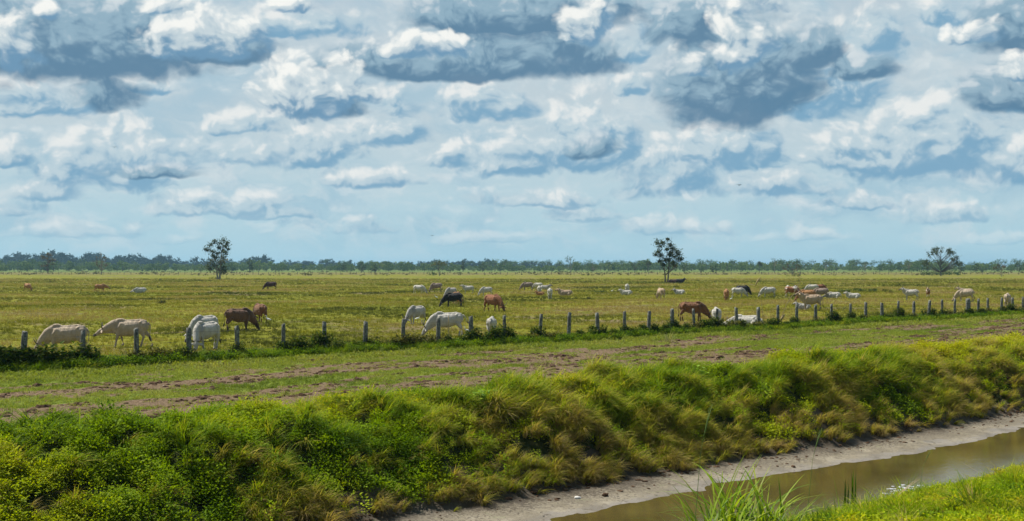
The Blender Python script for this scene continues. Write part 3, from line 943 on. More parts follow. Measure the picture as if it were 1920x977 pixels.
# ------------------------------------------------------------ weeds growing along the fence
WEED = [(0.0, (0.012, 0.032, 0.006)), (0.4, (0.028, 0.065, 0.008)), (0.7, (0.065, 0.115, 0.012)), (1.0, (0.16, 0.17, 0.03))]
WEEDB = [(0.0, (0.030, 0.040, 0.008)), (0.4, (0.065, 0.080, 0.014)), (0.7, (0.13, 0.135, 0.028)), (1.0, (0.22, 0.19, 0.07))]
M_WEED = leaf_mat('fence_weed_leaf', WEED, 0.25, 0.7, source='GEOMETRY')
M_WEEDB = leaf_mat('fence_weed_olive', WEEDB, 0.25, 0.7, source='GEOMETRY')
M_STALK = simple_mat('dry_stalk', (0.36, 0.27, 0.13), 0.8, 0.3)
def weed_mesh(name, seed, mat, nl, nb, w, h):
    r = random.Random(seed)
    s = Soup()
    blobs = [(r.uniform(-.6, .6) * w, r.uniform(-.35, .35) * w, r.uniform(0.35, 0.8) * h, r.uniform(.28, .5)) for _ in range(7)]
    for i in range(nl):
        bx_, by_, bz_, br = r.choice(blobs)
        d = np.array([r.gauss(0, 1), r.gauss(0, 1), r.gauss(0, 1)]); d /= np.linalg.norm(d)
        rr = br * r.uniform(.55, 1.05)
        p = (bx_ + d[0] * rr * w, by_ + d[1] * rr * w, max(0.0, bz_ + d[2] * rr * h * 0.75))
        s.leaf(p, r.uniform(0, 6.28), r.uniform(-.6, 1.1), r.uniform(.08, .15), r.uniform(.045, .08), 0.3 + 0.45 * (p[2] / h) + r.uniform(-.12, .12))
    for i in range(nb):
        a = r.uniform(0, 6.28)
        s.blade((r.gauss(0, .38) * w, r.gauss(0, .25) * w, -.03), a, r.uniform(.5, 1.05) * h, r.uniform(.014, .026), r.uniform(.05, .5), r.uniform(.4, 1.6), 3, 0.45 + r.uniform(-.2, .4))
    me = s.mesh(name, mat, True)
    return me
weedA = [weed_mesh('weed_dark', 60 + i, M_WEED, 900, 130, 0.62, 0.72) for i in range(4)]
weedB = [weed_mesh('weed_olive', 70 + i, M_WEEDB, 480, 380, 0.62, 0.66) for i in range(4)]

NP = len(POSTX)
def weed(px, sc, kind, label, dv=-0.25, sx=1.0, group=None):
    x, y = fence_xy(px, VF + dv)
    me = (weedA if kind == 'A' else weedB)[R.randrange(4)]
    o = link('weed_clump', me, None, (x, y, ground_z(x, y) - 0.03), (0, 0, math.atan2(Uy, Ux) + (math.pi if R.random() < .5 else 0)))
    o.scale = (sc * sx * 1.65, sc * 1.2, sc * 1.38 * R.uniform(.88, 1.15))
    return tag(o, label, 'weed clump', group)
kA = {0: ('A', 1.15, 1.1), 1: ('A', 1.15, 1.0), 2: ('B', .85, .8), 3: ('A', .8, 1.0), 4: ('A', .85, .8), 5: ('A', .95, .55), 6: ('A', .95, .9), 7: ('A', .7, .9), 8: ('B', .9, .9), 9: ('B', .9, .8),
      10: ('A', .9, .7), 11: ('A', 1.0, 1.0), 12: ('A', .95, .7), 13: ('B', .5, .5), 14: ('A', 1.0, .6), 15: ('A', .8, .7), 16: ('A', .9, .9), 17: ('A', .95, .8)}
for i, px in enumerate(POSTX):
    kd, sc, sx = kA.get(i, ('A' if (i * 7) % 3 else 'B', 0.78 + 0.22 * R.random(), R.uniform(.6, .95)))
    weed(px + R.uniform(-2, 2), sc, kd, '%s weeds round the foot of the %s' % ('dark leafy' if kd == 'A' else 'olive grassy', ordinal(i, NP)), -0.05, sx, 'weed clumps along the fence')
between = {0: ('A', 1.05, 1.5, .5), 2: ('B', .95, .9, .45), 3: ('A', .62, 1.6, .5), 5: ('A', .85, 1.2, .55), 6: ('A', .62, 1.2, .6), 7: ('B', .85, 1.2, .5), 8: ('B', .9, 1.1, .4), 9: ('A', .7, 1.1, .5), 10: ('A', .95, 1.2, .45), 11: ('B', .85, 1.2, .5),
           12: ('B', .7, 1.2, .4), 13: ('A', .8, 1.0, .6), 14: ('A', .7, 1.0, .4), 15: ('A', .7, 1.1, .5), 16: ('A', .7, 1.1, .5), 17: ('A', .75, 1.1, .4), 18: ('A', .85, 1.2, .5), 19: ('B', .85, 1.2, .5), 20: ('B', .9, 1.3, .5), 21: ('A', .85, 1.1, .5)}
for i in range(NP - 1):
    kd, sc, sx, t = between.get(i, ('A' if (i * 5) % 3 else 'B', R.uniform(.5, .8), 1.0, .5))
    if i in (1, 4):
        kd, sc = 'B', 0.55
    px = POSTX[i] + (POSTX[i + 1] - POSTX[i]) * t
    weed(px, sc, kd, '%s weeds in the gap right of the %s' % ('dark leafy' if kd == 'A' else 'olive grassy', ordinal(i, NP)), -0.25, sx, 'weed clumps along the fence')
x, y = fence_xy(4, VF - .3)
o = weed(4, 1.25, 'A', 'big dark green weeds cut off by the left edge of the photo', -0.3, 1.3, 'weed clumps along the fence')

# a pale spiky grass tussock in front of the fence
def blade_plant(name, seed, n, L0, L1, w0, w1, spread, mat, lean=(.05, .6), droop=(.3, 1.4), seg=5, t=0.6, tv=.2):
    r = random.Random(seed); s = Soup()
    for i in range(n):
        s.blade((r.gauss(0, spread), r.gauss(0, spread), -.03), r.uniform(0, 6.28), r.uniform(L0, L1), r.uniform(w0, w1), r.uniform(*lean), r.uniform(*droop), seg, t + r.uniform(-tv, tv))
    return s.mesh(name, mat, True)
M_REED = leaf_mat('reed_blade', [(0.0, (0.03, 0.085, 0.02)), (0.45, (0.12, 0.22, 0.015)), (0.75, (0.25, 0.34, 0.02)), (1.0, (0.34, 0.36, 0.07))], 0.4, 0.3, 0.5, 0.12, 'GEOMETRY')
M_PALE = leaf_mat('pale_blade', [(0.0, (0.10, 0.12, 0.04)), (0.5, (0.25, 0.27, 0.12)), (1.0, (0.45, 0.42, 0.25))], 0.3, 0.3, source='GEOMETRY')
def plant(name, me, px, py, z, label, cat, sc=1.0, rz=0.0, group=None, uv=None):
    x, y = at(px, py, z)
    o = link(name, me, None, (x, y, ground_z(x, y) - 0.02), (0, 0, rz))
    o.scale = (sc,) * 3
    return tag(o, label, cat, group)
plant('grass_tussock', blade_plant('tussock', 1, 60, .5, 1.0, .015, .03, .12, M_PALE, (.2, .9), (.2, .9)), 1252, 640, 0.05, 'pale spiky grass tussock in front of the fence below the tall double-trunk tree', 'grass tussock')

# dry stalks leaning at the fence
def stalk_mesh(name, pts, r0, r1, heads=()):
    V = []; F = []
    n = len(pts)
    tube(V, F, pts, [r0 + (r1 - r0) * i / (n - 1) for i in range(n)], 6)
    for c, L, w in heads:
        tube(V, F, [c, (c[0] - L * .35, c[1], c[2] - L * .45), (c[0] - L * .6, c[1] + .02, c[2] - L)], [w * .3, w, w * .15], 6)
    return mesh_from(name, V, F, [M_STALK], True)
x, y = fence_xy(788, VF + .3)
tag(link('dry_stalk', stalk_mesh('stalk', [(0, 0, 0), (-.35, .1, .35), (-.85, .2, .75), (-1.2, .25, 1.05)], .016, .008), None, (x + .6, y, 0)), 'thin dry stalk slanting behind the fence beside the dark-faced grey cow', 'dry stalk')
x, y = fence_xy(842, VF + .6)
tag(link('dry_stalk', stalk_mesh('stalk', [(0, 0, 0), (-.01, 0, .6), (-.02, 0, 1.2), (-.03, 0, 1.65)], .03, .022), None, (x, y, 0)), 'upright straw-coloured stick in front of the big white grazing cow', 'dry stalk')
# the tall arching stalk with hanging dry heads, standing on the verge side of the fence
x, y = fence_xy(1472, VF - .2)
tag(link('dry_stalk', stalk_mesh('stalk', [(-.3, 0, 0), (-.25, 0, .8), (.1, 0, 1.7), (.75, 0, 2.7), (1.0, 0, 3.2), (.85, 0, 3.75), (.7, 0, 4.0)], .022, .014,
    [((.0, 0, 1.05), .55, .09), ((-.35, 0, .75), .4, .08)]), None, (x, y, 0)), 'tall arching straw-coloured reed stalk with dried heads hanging at the fence', 'dry stalk')
x, y = fence_xy(1424, VF - .4)
tag(link('dry_stalk', stalk_mesh('stalk', [(0.3, 0, 0), (.2, 0, 1.2), (.05, 0, 2.4), (-.1, 0, 3.5)], .014, .01, [((.08, 0, 3.5), .6, .06)]), None, (x, y, 0)), 'thin straight reed stalk with a tan seed head rising above the fence', 'dry stalk')

# ------------------------------------------------------------ plants one can tell apart on the banks
def heart_leaves(seed, n, w, h, L0=.14, L1=.24):
    r = random.Random(seed); s = Soup()
    for i in range(n):
        a = r.uniform(0, 6.28); tx, ty, tz = r.gauss(0, .3) * w, r.gauss(0, .3) * w, r.uniform(.3, 1) * h
        s.quad((-.006, 0, -.05), (.006, 0, -.05), (tx + .006, ty, tz), (tx - .006, ty, tz), .5)
        s.leaf((tx, ty, tz), a, r.uniform(-.3, .5), r.uniform(L0, L1), r.uniform(L0, L1) * .8, .85 + r.uniform(-.1, .1))
    return s
M_HEART = leaf_mat('bright_leaf', [(0.0, (0.06, 0.14, 0.01)), (0.6, (0.18, 0.34, 0.02)), (1.0, (0.32, 0.50, 0.03))], 0.4, 0.2, 0.45, 0.4, 'GEOMETRY')
def on_bank(px, v, lift=0.0):
    x, y = fence_xy(px, v)
    return (x, y, ground_z(x, y) + lift)
def bank_plant(name, me, px, v, label, cat, sc=1, lift=0.0, group=None, rot=(0, 0, 0)):
    o = link(name, me, None, on_bank(px, v, lift), rot)
    o.scale = (sc,) * 3
    return tag(o, label, cat, group)
bank_plant('broadleaf_plant', heart_leaves(3, 30, .5, .35).mesh('broadleaf', M_HEART, True), 900, 27.6, 'small bright green broad-leaved plant standing out in the middle of the far bank', 'plant', 1.0, .38)
bank_plant('broadleaf_plant', heart_leaves(4, 16, .9, .45, .10, .17).mesh('broadleaf', M_HEART, True), 1312, 28.4, 'climbing sprig of small bright leaves on the right part of the far bank', 'plant', 1.0, .3)
bank_plant('broadleaf_plant', heart_leaves(5, 14, .9, .3, .08, .13).mesh('broadleaf', M_HEART, True), 1340, 27.2, 'lower sprig of small bright leaves on the right part of the far bank', 'plant', 1.0, .3)

reedm = [blade_plant('reed', 10 + i, 75, 1.0, 1.9, .045, .075, .24, M_REED, (.05, .6), (.5, 1.8), 7, .62, .25) for i in range(3)]
def near_xy(px, D):
    return ((px - 960) / FPX * D, D)
def near_plant(name, me, px, D, label, cat, sc=1, rz=0, lift=0, group=None):
    x, y = near_xy(px, D)
    o = link(name, me, None, (x, y, ground_z(x, y) - .02 + lift), (0, 0, rz)); o.scale = (sc,) * 3
    return tag(o, label, cat, group)

# ============================================================ trees
def bark_mat(name, c0, c1):
    m, b, out = new_mat(name)
    p = obj_pos(b)
    n = b.noise(b.vec('MULTIPLY', p, (3, 3, .8)), 1.6, 4, 0.65)
    b.nt.links.new(principled(b, b.mix(n, c0, c1), 0.9, 0.1, bump(b, n, .6, .1)), out.inputs[0])
    return m
M_BARK = bark_mat('grey_bark', (0.06, 0.05, 0.04), (0.20, 0.18, 0.15))
M_BARKP = bark_mat('pale_bark', (0.16, 0.14, 0.11), (0.38, 0.35, 0.29))
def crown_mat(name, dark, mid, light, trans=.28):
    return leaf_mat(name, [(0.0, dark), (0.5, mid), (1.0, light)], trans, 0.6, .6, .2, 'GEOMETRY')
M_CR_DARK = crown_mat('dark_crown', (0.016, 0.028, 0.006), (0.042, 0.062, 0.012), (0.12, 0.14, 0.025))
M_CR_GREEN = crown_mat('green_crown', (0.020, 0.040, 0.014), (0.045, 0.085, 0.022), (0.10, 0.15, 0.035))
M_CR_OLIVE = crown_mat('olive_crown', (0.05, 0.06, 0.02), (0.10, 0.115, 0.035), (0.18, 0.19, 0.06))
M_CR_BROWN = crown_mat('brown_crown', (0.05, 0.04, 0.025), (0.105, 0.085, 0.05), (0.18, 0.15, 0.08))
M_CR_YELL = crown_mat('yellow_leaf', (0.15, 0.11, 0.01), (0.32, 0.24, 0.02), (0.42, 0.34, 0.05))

def leaf_cloud(s, r, centres, n, size, flat=0.8, aniso=None):
    """many small leaf-sized faces spread through clumps"""
    for _ in range(n):
        cx, cy, cz, cr = r.choice(centres)
        d = np.array([r.gauss(0, 1), r.gauss(0, 1), r.gauss(0, 1)])
        d /= np.linalg.norm(d) + 1e-6
        rr = cr * (r.random() ** 0.6) * (1.9 if r.random() < .28 else 1.0)
        p = np.array([cx, cy, cz]) + d * rr * np.array([1, 1, flat])
        a = r.uniform(0, 6.28); el_ = r.uniform(-1.2, 1.2)
        s1 = np.array([math.cos(a), math.sin(a), 0.0]); s2_ = np.array([-math.sin(a) * math.sin(el_), math.cos(a) * math.sin(el_), math.cos(el_)])
        z = size * r.uniform(.6, 1.3)
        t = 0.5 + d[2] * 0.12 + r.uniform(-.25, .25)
        s.quad(tuple(p - s1 * z * .5), tuple(p + s2_ * z * .42), tuple(p + s1 * z * .5), tuple(p - s2_ * z * .42), t)

def make_tree(seed, H, Wd, crown='round', base=0.35, density=900, leaf=.30, clump=.9, nclump=26, trunks=1, trunk_r=.18, lean=0.0, clumps=None, limbs=1.0):
    """returns trunk mesh data (V,F) and crown Soup"""
    r = random.Random(seed)
    V = []; F = []
    cents = []
    if clumps is not None:
        cents = clumps
    else:
        for i in range(nclump):
            for _ in range(60):
                x, y, z = r.uniform(-1, 1), r.uniform(-1, 1), r.uniform(0, 1)
                if crown == 'round':
                    ok = x * x + y * y + ((z - .45) / .55) ** 2 < 1 and x * x + y * y + ((z - .45) / .55) ** 2 > .12
                elif crown == 'dome':
                    ok = x * x + y * y + z * z < 1.0 and x * x + y * y + z * z > .30
                elif crown == 'flat':
                    ok = x * x + y * y < 1 and z > .55 and z < 1 - .25 * (x * x + y * y)
                else:
                    ok = x * x + y * y < (1 - z * .6) ** 2
                if ok: break
            cents.append((x * Wd * .5, y * Wd * .5, H * (base + (1 - base) * z * .93), clump * r.uniform(.55, 1.2)))
    # trunk(s)
    for t in range(trunks):
        a0 = r.uniform(0, 6.28)
        off = .0 if trunks == 1 else .32
        bx_ = off * math.cos(3.14 * t + .3); by_ = off * math.sin(3.14 * t + .3) * .5
        topx = bx_ * 4 + lean * H if trunks > 1 else lean * H
        hz_ = H * (.88 if t == 0 else .62)
        pts = []; rd = []
        for j in range(9):
            q = j / 8
            pts.append((bx_ + (topx - bx_) * q ** 1.4 + r.gauss(0, .02) * H * .4 * q, by_ * (1 + 3 * q) + r.gauss(0, .012) * H * .4 * q, -.3 + (hz_ + .3) * q))
            rd.append(trunk_r * (1.35 if j == 0 else 1) * (1 - q * .82))
        tube(V, F, pts, rd, 8)
        mine = [c for i, c in enumerate(cents) if i % trunks == t]
        for (cx, cy, cz, cr) in mine:
            if r.random() > limbs: continue
            dist = math.hypot(cx - pts[4][0], cy - pts[4][1])
            zs = max(H * base * .45, cz - dist * r.uniform(.65, 1.0) - .1 * H)
            zs = min(zs, hz_ * .97)
            q = (zs + .3) / (hz_ + .3)
            k_ = min(7, max(0, int(q * 8))); ff = q * 8 - k_
            st = np.array(pts[k_]) * (1 - ff) + np.array(pts[k_ + 1]) * ff
            en = np.array([cx, cy, cz])
            mid = st * .5 + en * .5 + np.array([r.gauss(0, .04) * H * .5, r.gauss(0, .04) * H * .5, -.03 * H])
            mid2 = st * .2 + en * .8 + np.array([0, 0, -.01 * H])
            r0 = max(.025, trunk_r * (1 - q * .8) * .5)
            tube(V, F, [st, mid, mid2, en], [r0, r0 * .65, r0 * .4, r0 * .2], 5)
            for _ in range(3):
                e2 = en + np.array([r.gauss(0, 1), r.gauss(0, 1), abs(r.gauss(0, .7))]) * cr * .8
                tube(V, F, [mid2, (mid2 + e2) / 2 + np.array([0, 0, .05]), e2], [r0 * .3, r0 * .22, r0 * .08], 3, False)
    s = Soup()
    if density:
        leaf_cloud(s, r, cents, density, leaf)
    return V, F, s

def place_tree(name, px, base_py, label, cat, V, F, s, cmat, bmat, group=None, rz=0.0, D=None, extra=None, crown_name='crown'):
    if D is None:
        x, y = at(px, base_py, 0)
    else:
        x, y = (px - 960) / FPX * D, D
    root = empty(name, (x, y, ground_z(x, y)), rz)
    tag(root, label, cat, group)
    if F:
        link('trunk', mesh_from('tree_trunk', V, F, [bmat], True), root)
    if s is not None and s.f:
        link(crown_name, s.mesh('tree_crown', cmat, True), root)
    if extra:
        link('yellow_foliage', extra, root)
    return root

# the tall tree on the left: a pale trunk, ragged leaf clumps, dark skirt and yellowing leaves
S1 = 403 / FPX      # metres per photograph pixel there
def px_clump(lst, cx, base, S, jit=.5, seed=1):
    r = random.Random(seed)
    return [((x - cx) * S, r.uniform(-1, 1) * jit, (base - y) * S, rr * S * 1.25) for x, y, rr in lst]
cl = px_clump([(420, 451, 6), (412, 456, 5), (402, 453, 5), (396, 460, 5), (390, 468, 5), (399, 472, 5), (410, 464, 4), (422, 462, 5), (427, 456, 4), (424, 474, 5), (418, 482, 5), (406, 484, 6), (398, 490, 7), (392, 499, 6),
     (402, 499, 6), (414, 492, 6), (420, 501, 5), (411, 505, 5), (418, 509, 6), (424, 508, 5), (395, 505, 4), (386, 468, 3), (417, 470, 4), (400, 480, 4), (409, 475, 4), (428, 467, 3)], 410, 524, S1, 1.0)
V, F, s = make_tree(3, 13, 7, clumps=cl, density=4200, leaf=.34, trunk_r=.32, trunks=2)
ys = Soup(); leaf_cloud(ys, random.Random(4), px_clump([(420, 489, 5), (424, 487, 3), (397, 487, 3)], 410, 524, S1, 1.2), 150, .28)
place_tree('tall_tree', 410, 524, 'tall ragged tree with a pale trunk and a yellow patch, standing alone at left', 'tree', V, F, s, M_CR_DARK, M_BARKP, extra=ys.mesh('yellow_leaves', M_CR_YELL, True))
# low bushes round its foot
# the double-trunk tree at centre right
S2 = 325 / FPX
cl = px_clump([(1233, 455, 6), (1238, 462, 6), (1243, 456, 5), (1236, 472, 5), (1230, 478, 3), (1240, 480, 5), (1246, 488, 5), (1244, 497, 4), (1253, 449, 3), (1257, 460, 4), (1262, 466, 5), (1268, 471, 6), (1272, 476, 5), (1264, 482, 6),
     (1272, 487, 6), (1278, 486, 4), (1262, 493, 5), (1256, 478, 4), (1254, 488, 4), (1266, 499, 3), (1237, 490, 3), (1250, 468, 3), (1259, 474, 4)], 1250, 530, S2, 1.0, 5)
V, F, s = make_tree(8, 11.5, 6, clumps=cl, density=4200, leaf=.30, trunk_r=.22, trunks=2)
tube(V, F, [(0.05, 0, 5), (.15, 0, 8), (.1, 0, 10), (.22, 0, 11.6)], [.12, .09, .06, .02], 5)
tube(V, F, [(.9, 0, 9), (1.1, .1, 10.3), (1.3, 0, 11.6)], [.05, .035, .012], 4)
place_tree('double_trunk_tree', 1250, 530, 'tall dark tree with two thin trunks and bare twigs on top, cattle lying beneath it', 'tree', V, F, s, M_CR_DARK, M_BARK)
# the rounded see-through tree at right
r_ = random.Random(12); S3 = 560 / FPX
lst = []
for i in range(62):
    a = r_.uniform(0.02, math.pi - .02); q = r_.uniform(.45, 1.0) ** .6
    lst.append((1763 + 34 * math.cos(a) * q, 495 - 34 * math.sin(a) * q + (4 if q > .9 else 0), r_.uniform(1.8, 4.0)))
lst += [(1735, 497, 3), (1792, 498, 4), (1797, 494, 3), (1785, 503, 4), (1740, 503, 3)]
cl = px_clump(lst, 1764, 517, S3, 5.0, 9)
V, F, s = make_tree(9, 13.2, 15, clumps=cl, density=3800, leaf=.33, trunk_r=.28, base=.25)
place_tree('domed_tree', 1764, 517, 'solitary tree with a wide rounded see-through crown on the right horizon', 'tree', V, F, s, M_CR_DARK, M_BARK)
s = Soup(); leaf_cloud(s, random.Random(2), [(x_, R.uniform(-2, 2), .9, 1.3) for x_ in np.linspace(-9, 8, 15)], 900, .45, .7)
x, y = at(1766, 516.5); o = link('undergrowth', s.mesh('undergrowth', M_CR_GREEN, True), None, (x, y, 0)); tag(o, 'low green thicket spreading round the foot of the domed tree', 'thicket')

# the other trees that can be told apart along the horizon: (px, base row, top row, width px, crown, material, bark, density factor, label)
TREES = [
 (90, 513, 470, 34, 'round', M_CR_BROWN, M_BARK, 1.0, 'round brownish tree with a full crown at far left of the treeline'),
 (190, 515, 473, 30, 'dome', M_CR_BROWN, M_BARKP, .35, 'thin-leaved reddish tree with a bare pale trunk left in front of the blue wood'),
 (824, 517, 487, 34, 'flat', M_CR_OLIVE, M_BARK, .8, 'flat-topped olive tree leaning left near the centre of the horizon'),
 (1070, 510, 477, 30, 'dome', M_CR_GREEN, M_BARKP, .14, 'almost bare branching tree rising above the central treeline'),
 (1485, 516, 489, 44, 'dome', M_CR_BROWN, M_BARK, .6, 'wide brownish bush-like tree in front of the right treeline'),
 (1337, 512, 496, 18, 'round', M_CR_GREEN, M_BARK, 1.2, 'compact dark green round bush left of the brown tree on the horizon'),
 (1878, 519, 494, 34, 'flat', M_CR_BROWN, M_BARKP, .5, 'low spreading flat-crowned tree at the far right of the field'),
 (678, 511, 489, 20, 'round', M_CR_GREEN, M_BARK, .8, 'dark rounded tree with pale fronds left of the narrow upright one'),
 (703, 511, 490, 8, 'cone', M_CR_DARK, M_BARK, 1.0, 'narrow upright dark tree beside the palm-like thicket'),
 (468, 511, 484, 16, 'round', M_CR_GREEN, M_BARK, .9, 'bushy tree right of the tall ragged tree in the treeline'),
 (645, 510, 490, 14, 'round', M_CR_GREEN, M_BARK, .9, 'small rounded tree just left of the palm-like tree'),
 (868, 510, 487, 8, 'round', M_CR_DARK, M_BARK, .8, 'small dark tree right of the flat-topped leaning tree'),
 (905, 510, 489, 18, 'round', M_CR_GREEN, M_BARK, 1.0, 'mid green rounded tree in the middle treeline right of the small dark tree'),
 (1112, 511, 488, 22, 'dome', M_CR_GREEN, M_BARKP, .3, 'sparse open tree right of the almost bare one'),
 (1190, 511, 490, 24, 'flat', M_CR_GREEN, M_BARK, .8, 'dark flat-crowned tree left of the tall double-trunk tree'),
 (1215, 511, 488, 16, 'flat', M_CR_DARK, M_BARK, .8, 'dark tree almost touching the tall double-trunk tree from the left'),
 (1283, 511, 493, 22, 'round', M_CR_GREEN, M_BARK, .9, 'green tree just right of the tall double-trunk tree'),
 (1424, 511, 489, 10, 'flat', M_CR_DARK, M_BARK, .7, 'small parasol tree poking above the right treeline left of the thin pale tree'),
 (1452, 511, 482, 16, 'flat', M_CR_GREEN, M_BARKP, .10, 'very thin pale tree with wispy top above the right treeline'),
 (1548, 511, 488, 20, 'flat', M_CR_GREEN, M_BARKP, .35, 'wispy tree with small leaf tufts right of the brown bush-like tree'),
 (1622, 511, 489, 24, 'flat', M_CR_GREEN, M_BARKP, .3, 'spreading wispy tree halfway between the brown one and the domed tree'),
 (1704, 511, 489, 22, 'flat', M_CR_GREEN, M_BARKP, .18, 'thin umbrella-shaped tree left of the domed tree'),
 (1802, 511, 488, 22, 'round', M_CR_DARK, M_BARK, .7, 'dark tree touching the right side of the domed tree crown'),
 (1830, 511, 493, 16, 'round', M_CR_GREEN, M_BARK, 1.0, 'rounded green tree right of the domed tree'),
 (1912, 511, 489, 20, 'round', M_CR_GREEN, M_BARK, .8, 'green tree at the right edge of the photo'),
]
for i, (px, b_, t_, w, cr, cm, bk, df, lab) in enumerate(TREES):
    D = FPX * CAM_H / (b_ - HOR); S = D / FPX
    H = (b_ - t_) * S; Wd = w * S
    nc = {'cone': 12}.get(cr, 22)
    bs = {'round': .18, 'dome': .38, 'flat': .25, 'cone': .12}[cr]
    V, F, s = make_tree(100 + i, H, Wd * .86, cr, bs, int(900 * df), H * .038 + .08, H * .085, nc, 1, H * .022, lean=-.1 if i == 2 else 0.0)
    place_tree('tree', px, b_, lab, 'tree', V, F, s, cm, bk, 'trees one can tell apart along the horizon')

# ------------------------------------------------------------ woods that read as one mass
def wood_proto(cname, mat, n, H, Wd, cr, dens, leaf, seed):
    for k in range(n):
        V, F, s = make_tree(seed + k, H, Wd * random.Random(seed + k).uniform(.8, 1.25), cr, .12 if cr != 'flat' else .3, dens, leaf, H * .13, 20, 1, H * .02, limbs=.5)
        nv = len(s.v)
        faces = list(s.f) + [tuple(q + nv for q in f) for f in F]
        me = mesh_from(cname, s.v + V, faces, [mat, M_BARK], False, [0] * len(s.f) + [1] * len(F))
        a = me.attributes.new('tint', 'FLOAT', 'POINT'); a.data.foreach_set('value', s.t + [0.5] * len(V))
        o = bpy.data.objects.new('%s.%d' % (cname, k), me)
        c = bpy.data.collections.get('shapes_' + cname) or bpy.data.collections.new('shapes_' + cname)
        c.objects.link(o)
    return c
def wood_mat(name, stops):
    m, b, out = new_mat(name)
    g = b.new('ShaderNodeAttribute'); g.attribute_name = 'tint'
    ins = b.new('ShaderNodeAttribute'); ins.attribute_type = 'INSTANCER'; ins.attribute_name = 'tint'
    f = b.math('ADD', b.math('MULTIPLY', g.outputs['Fac'], 0.6), b.math('MULTIPLY', ins.outputs['Fac'], 0.5))
    c = b.ramp(f, stops)
    s1 = principled(b, c, .7, .15)
    t = b.new('ShaderNodeBsdfTranslucent'); b.put(t, 0, c)
    ms = b.new('ShaderNodeMixShader'); ms.inputs[0].default_value = .2
    b.nt.links.new(s1, ms.inputs[1]); b.nt.links.new(t.outputs[0], ms.inputs[2]); b.nt.links.new(ms.outputs[0], out.inputs[0])
    return m
M_WOOD = wood_mat('wood_foliage', [(0.15, (0.006, 0.014, 0.010)), (0.5, (0.016, 0.036, 0.022)), (0.9, (0.040, 0.075, 0.035))])
M_BELT = wood_mat('belt_foliage', [(0.12, (0.018, 0.042, 0.014)), (0.40, (0.070, 0.125, 0.035)), (0.7, (0.16, 0.24, 0.06)), (1.0, (0.28, 0.30, 0.10))])
C_WOOD = wood_proto('wood_tree', M_WOOD, 5, 10, 9, 'round', 520, .95, 300)
C_BELT = wood_proto('belt_tree', M_BELT, 4, 6, 6, 'round', 420, .55, 320)
C_BELTF = wood_proto('open_tree', M_BELT, 4, 8, 6, 'flat', 110, .55, 340)

topx = [-300, 0, 60, 75, 100, 150, 180, 200, 230, 255, 275, 300, 320, 345, 370, 420, 460, 485, 500, 520, 560, 615, 640, 700, 740, 790, 850, 900, 950, 985, 1010, 1060, 1230, 1500, 1920, 2400]
topy = [474, 474, 473, 468, 472, 477, 471, 479, 479, 475, 484, 477, 478, 486, 483, 486, 487, 481, 478, 486, 489, 487, 489, 490, 490.5, 489, 489, 486.5, 489.5, 487.5, 492, 494, 494, 496, 496, 496]
n = 900
px = rng.uniform(-500, 1500, n); D = rng.uniform(1900, 2300, n)
x = (px - 960) / FPX * D
Ht = 4.2 + (499 - np.interp(px, topx, topy)) * D / FPX
Ht = Ht * rng.uniform(.55, 1.0, n) * (1 + .18 * (rng.random(n) > .9)) + .5
scatter('far_wood', C_WOOD, x, D, np.zeros(n), np.stack([np.zeros(n), np.zeros(n), rng.uniform(0, 6.28, n)], -1), Ht / 10, rng.uniform(.1, .6, n),
        'distant blue-green wood lining the left half of the horizon', 'wood', 5)
n = 1700
px = rng.uniform(-400, 2400, n); D = rng.uniform(980, 1450, n)
x = (px - 960) / FPX * D
beltH = np.interp(px, [-400, 0, 300, 640, 1000, 1200, 1500, 2400], [8, 8, 7.5, 7.0, 7.0, 7.5, 7.5, 8]) + (fbm(px * .02, px * 0, 401, 3) - .5) * 7
beltH = np.maximum(beltH, 2.5) * rng.uniform(.5, 1.12, n)
scatter('shrub_belt', C_BELT, x, D, np.zeros(n), np.stack([np.zeros(n), np.zeros(n), rng.uniform(0, 6.28, n)], -1), beltH / 6, .1 + fbm(px * .02, D * .01, 403, 3) * .9 + rng.normal(0, .12, n),
        'continuous belt of green shrubs and small trees beyond the pasture', 'shrubs', 4)
n = 420
px = rng.uniform(900, 2400, n); px[:70] = rng.uniform(-300, 900, 70); D = rng.uniform(1080, 1500, n)
scatter('open_trees', C_BELTF, (px - 960) / FPX * D, D, np.zeros(n), np.stack([np.zeros(n), np.zeros(n), rng.uniform(0, 6.28, n)], -1), rng.uniform(.75, 1.45, n), rng.uniform(.0, .5, n),
        'straggly open-crowned trees standing up out of the shrub belt', 'trees', 4)

# rough scrub beyond the distant fence
def scrub_soup(seed, n, w, h, leaf):
    s = Soup(); r = random.Random(seed)
    leaf_cloud(s, r, [(r.uniform(-w, w) * .5, r.uniform(-w, w) * .5, r.uniform(.25, .7) * h, .4 * h) for _ in range(6)], n, leaf)
    return s
for k in range(4):
    PC_SCRUB = proto('scrub_clump.%d' % k, scrub_soup(500 + k, 110, 2.2, 1.0, .28), leaf_mat('scrub_leaf', [(0.0, (0.022, 0.032, 0.012)), (0.4, (0.06, 0.075, 0.025)), (0.7, (0.13, 0.12, 0.05)), (1.0, (0.24, 0.19, 0.10))], .2, .3))
n = 1700
D = rng.uniform(560, 1000, n); k_ = rng.uniform(-.46, .46, n)
m = rng.uniform(0, 1, n) < sstep(fbm(k_ * D * .02, D * .02, 411, 3), .36, .6)
D = D[m]; k_ = k_[m]; n = len(D)
scatter('far_scrub', PC_SCRUB, k_ * D, D, np.zeros(n), np.stack([np.zeros(n), np.zeros(n), rng.uniform(0, 6.28, n)], -1), rng.uniform(.25, .8, n) * (1 + .8 * (rng.random(n) > .93)), rng.uniform(.35, 1.0, n),
        'rough brown and green scrub at the far end of the pasture', 'scrub')

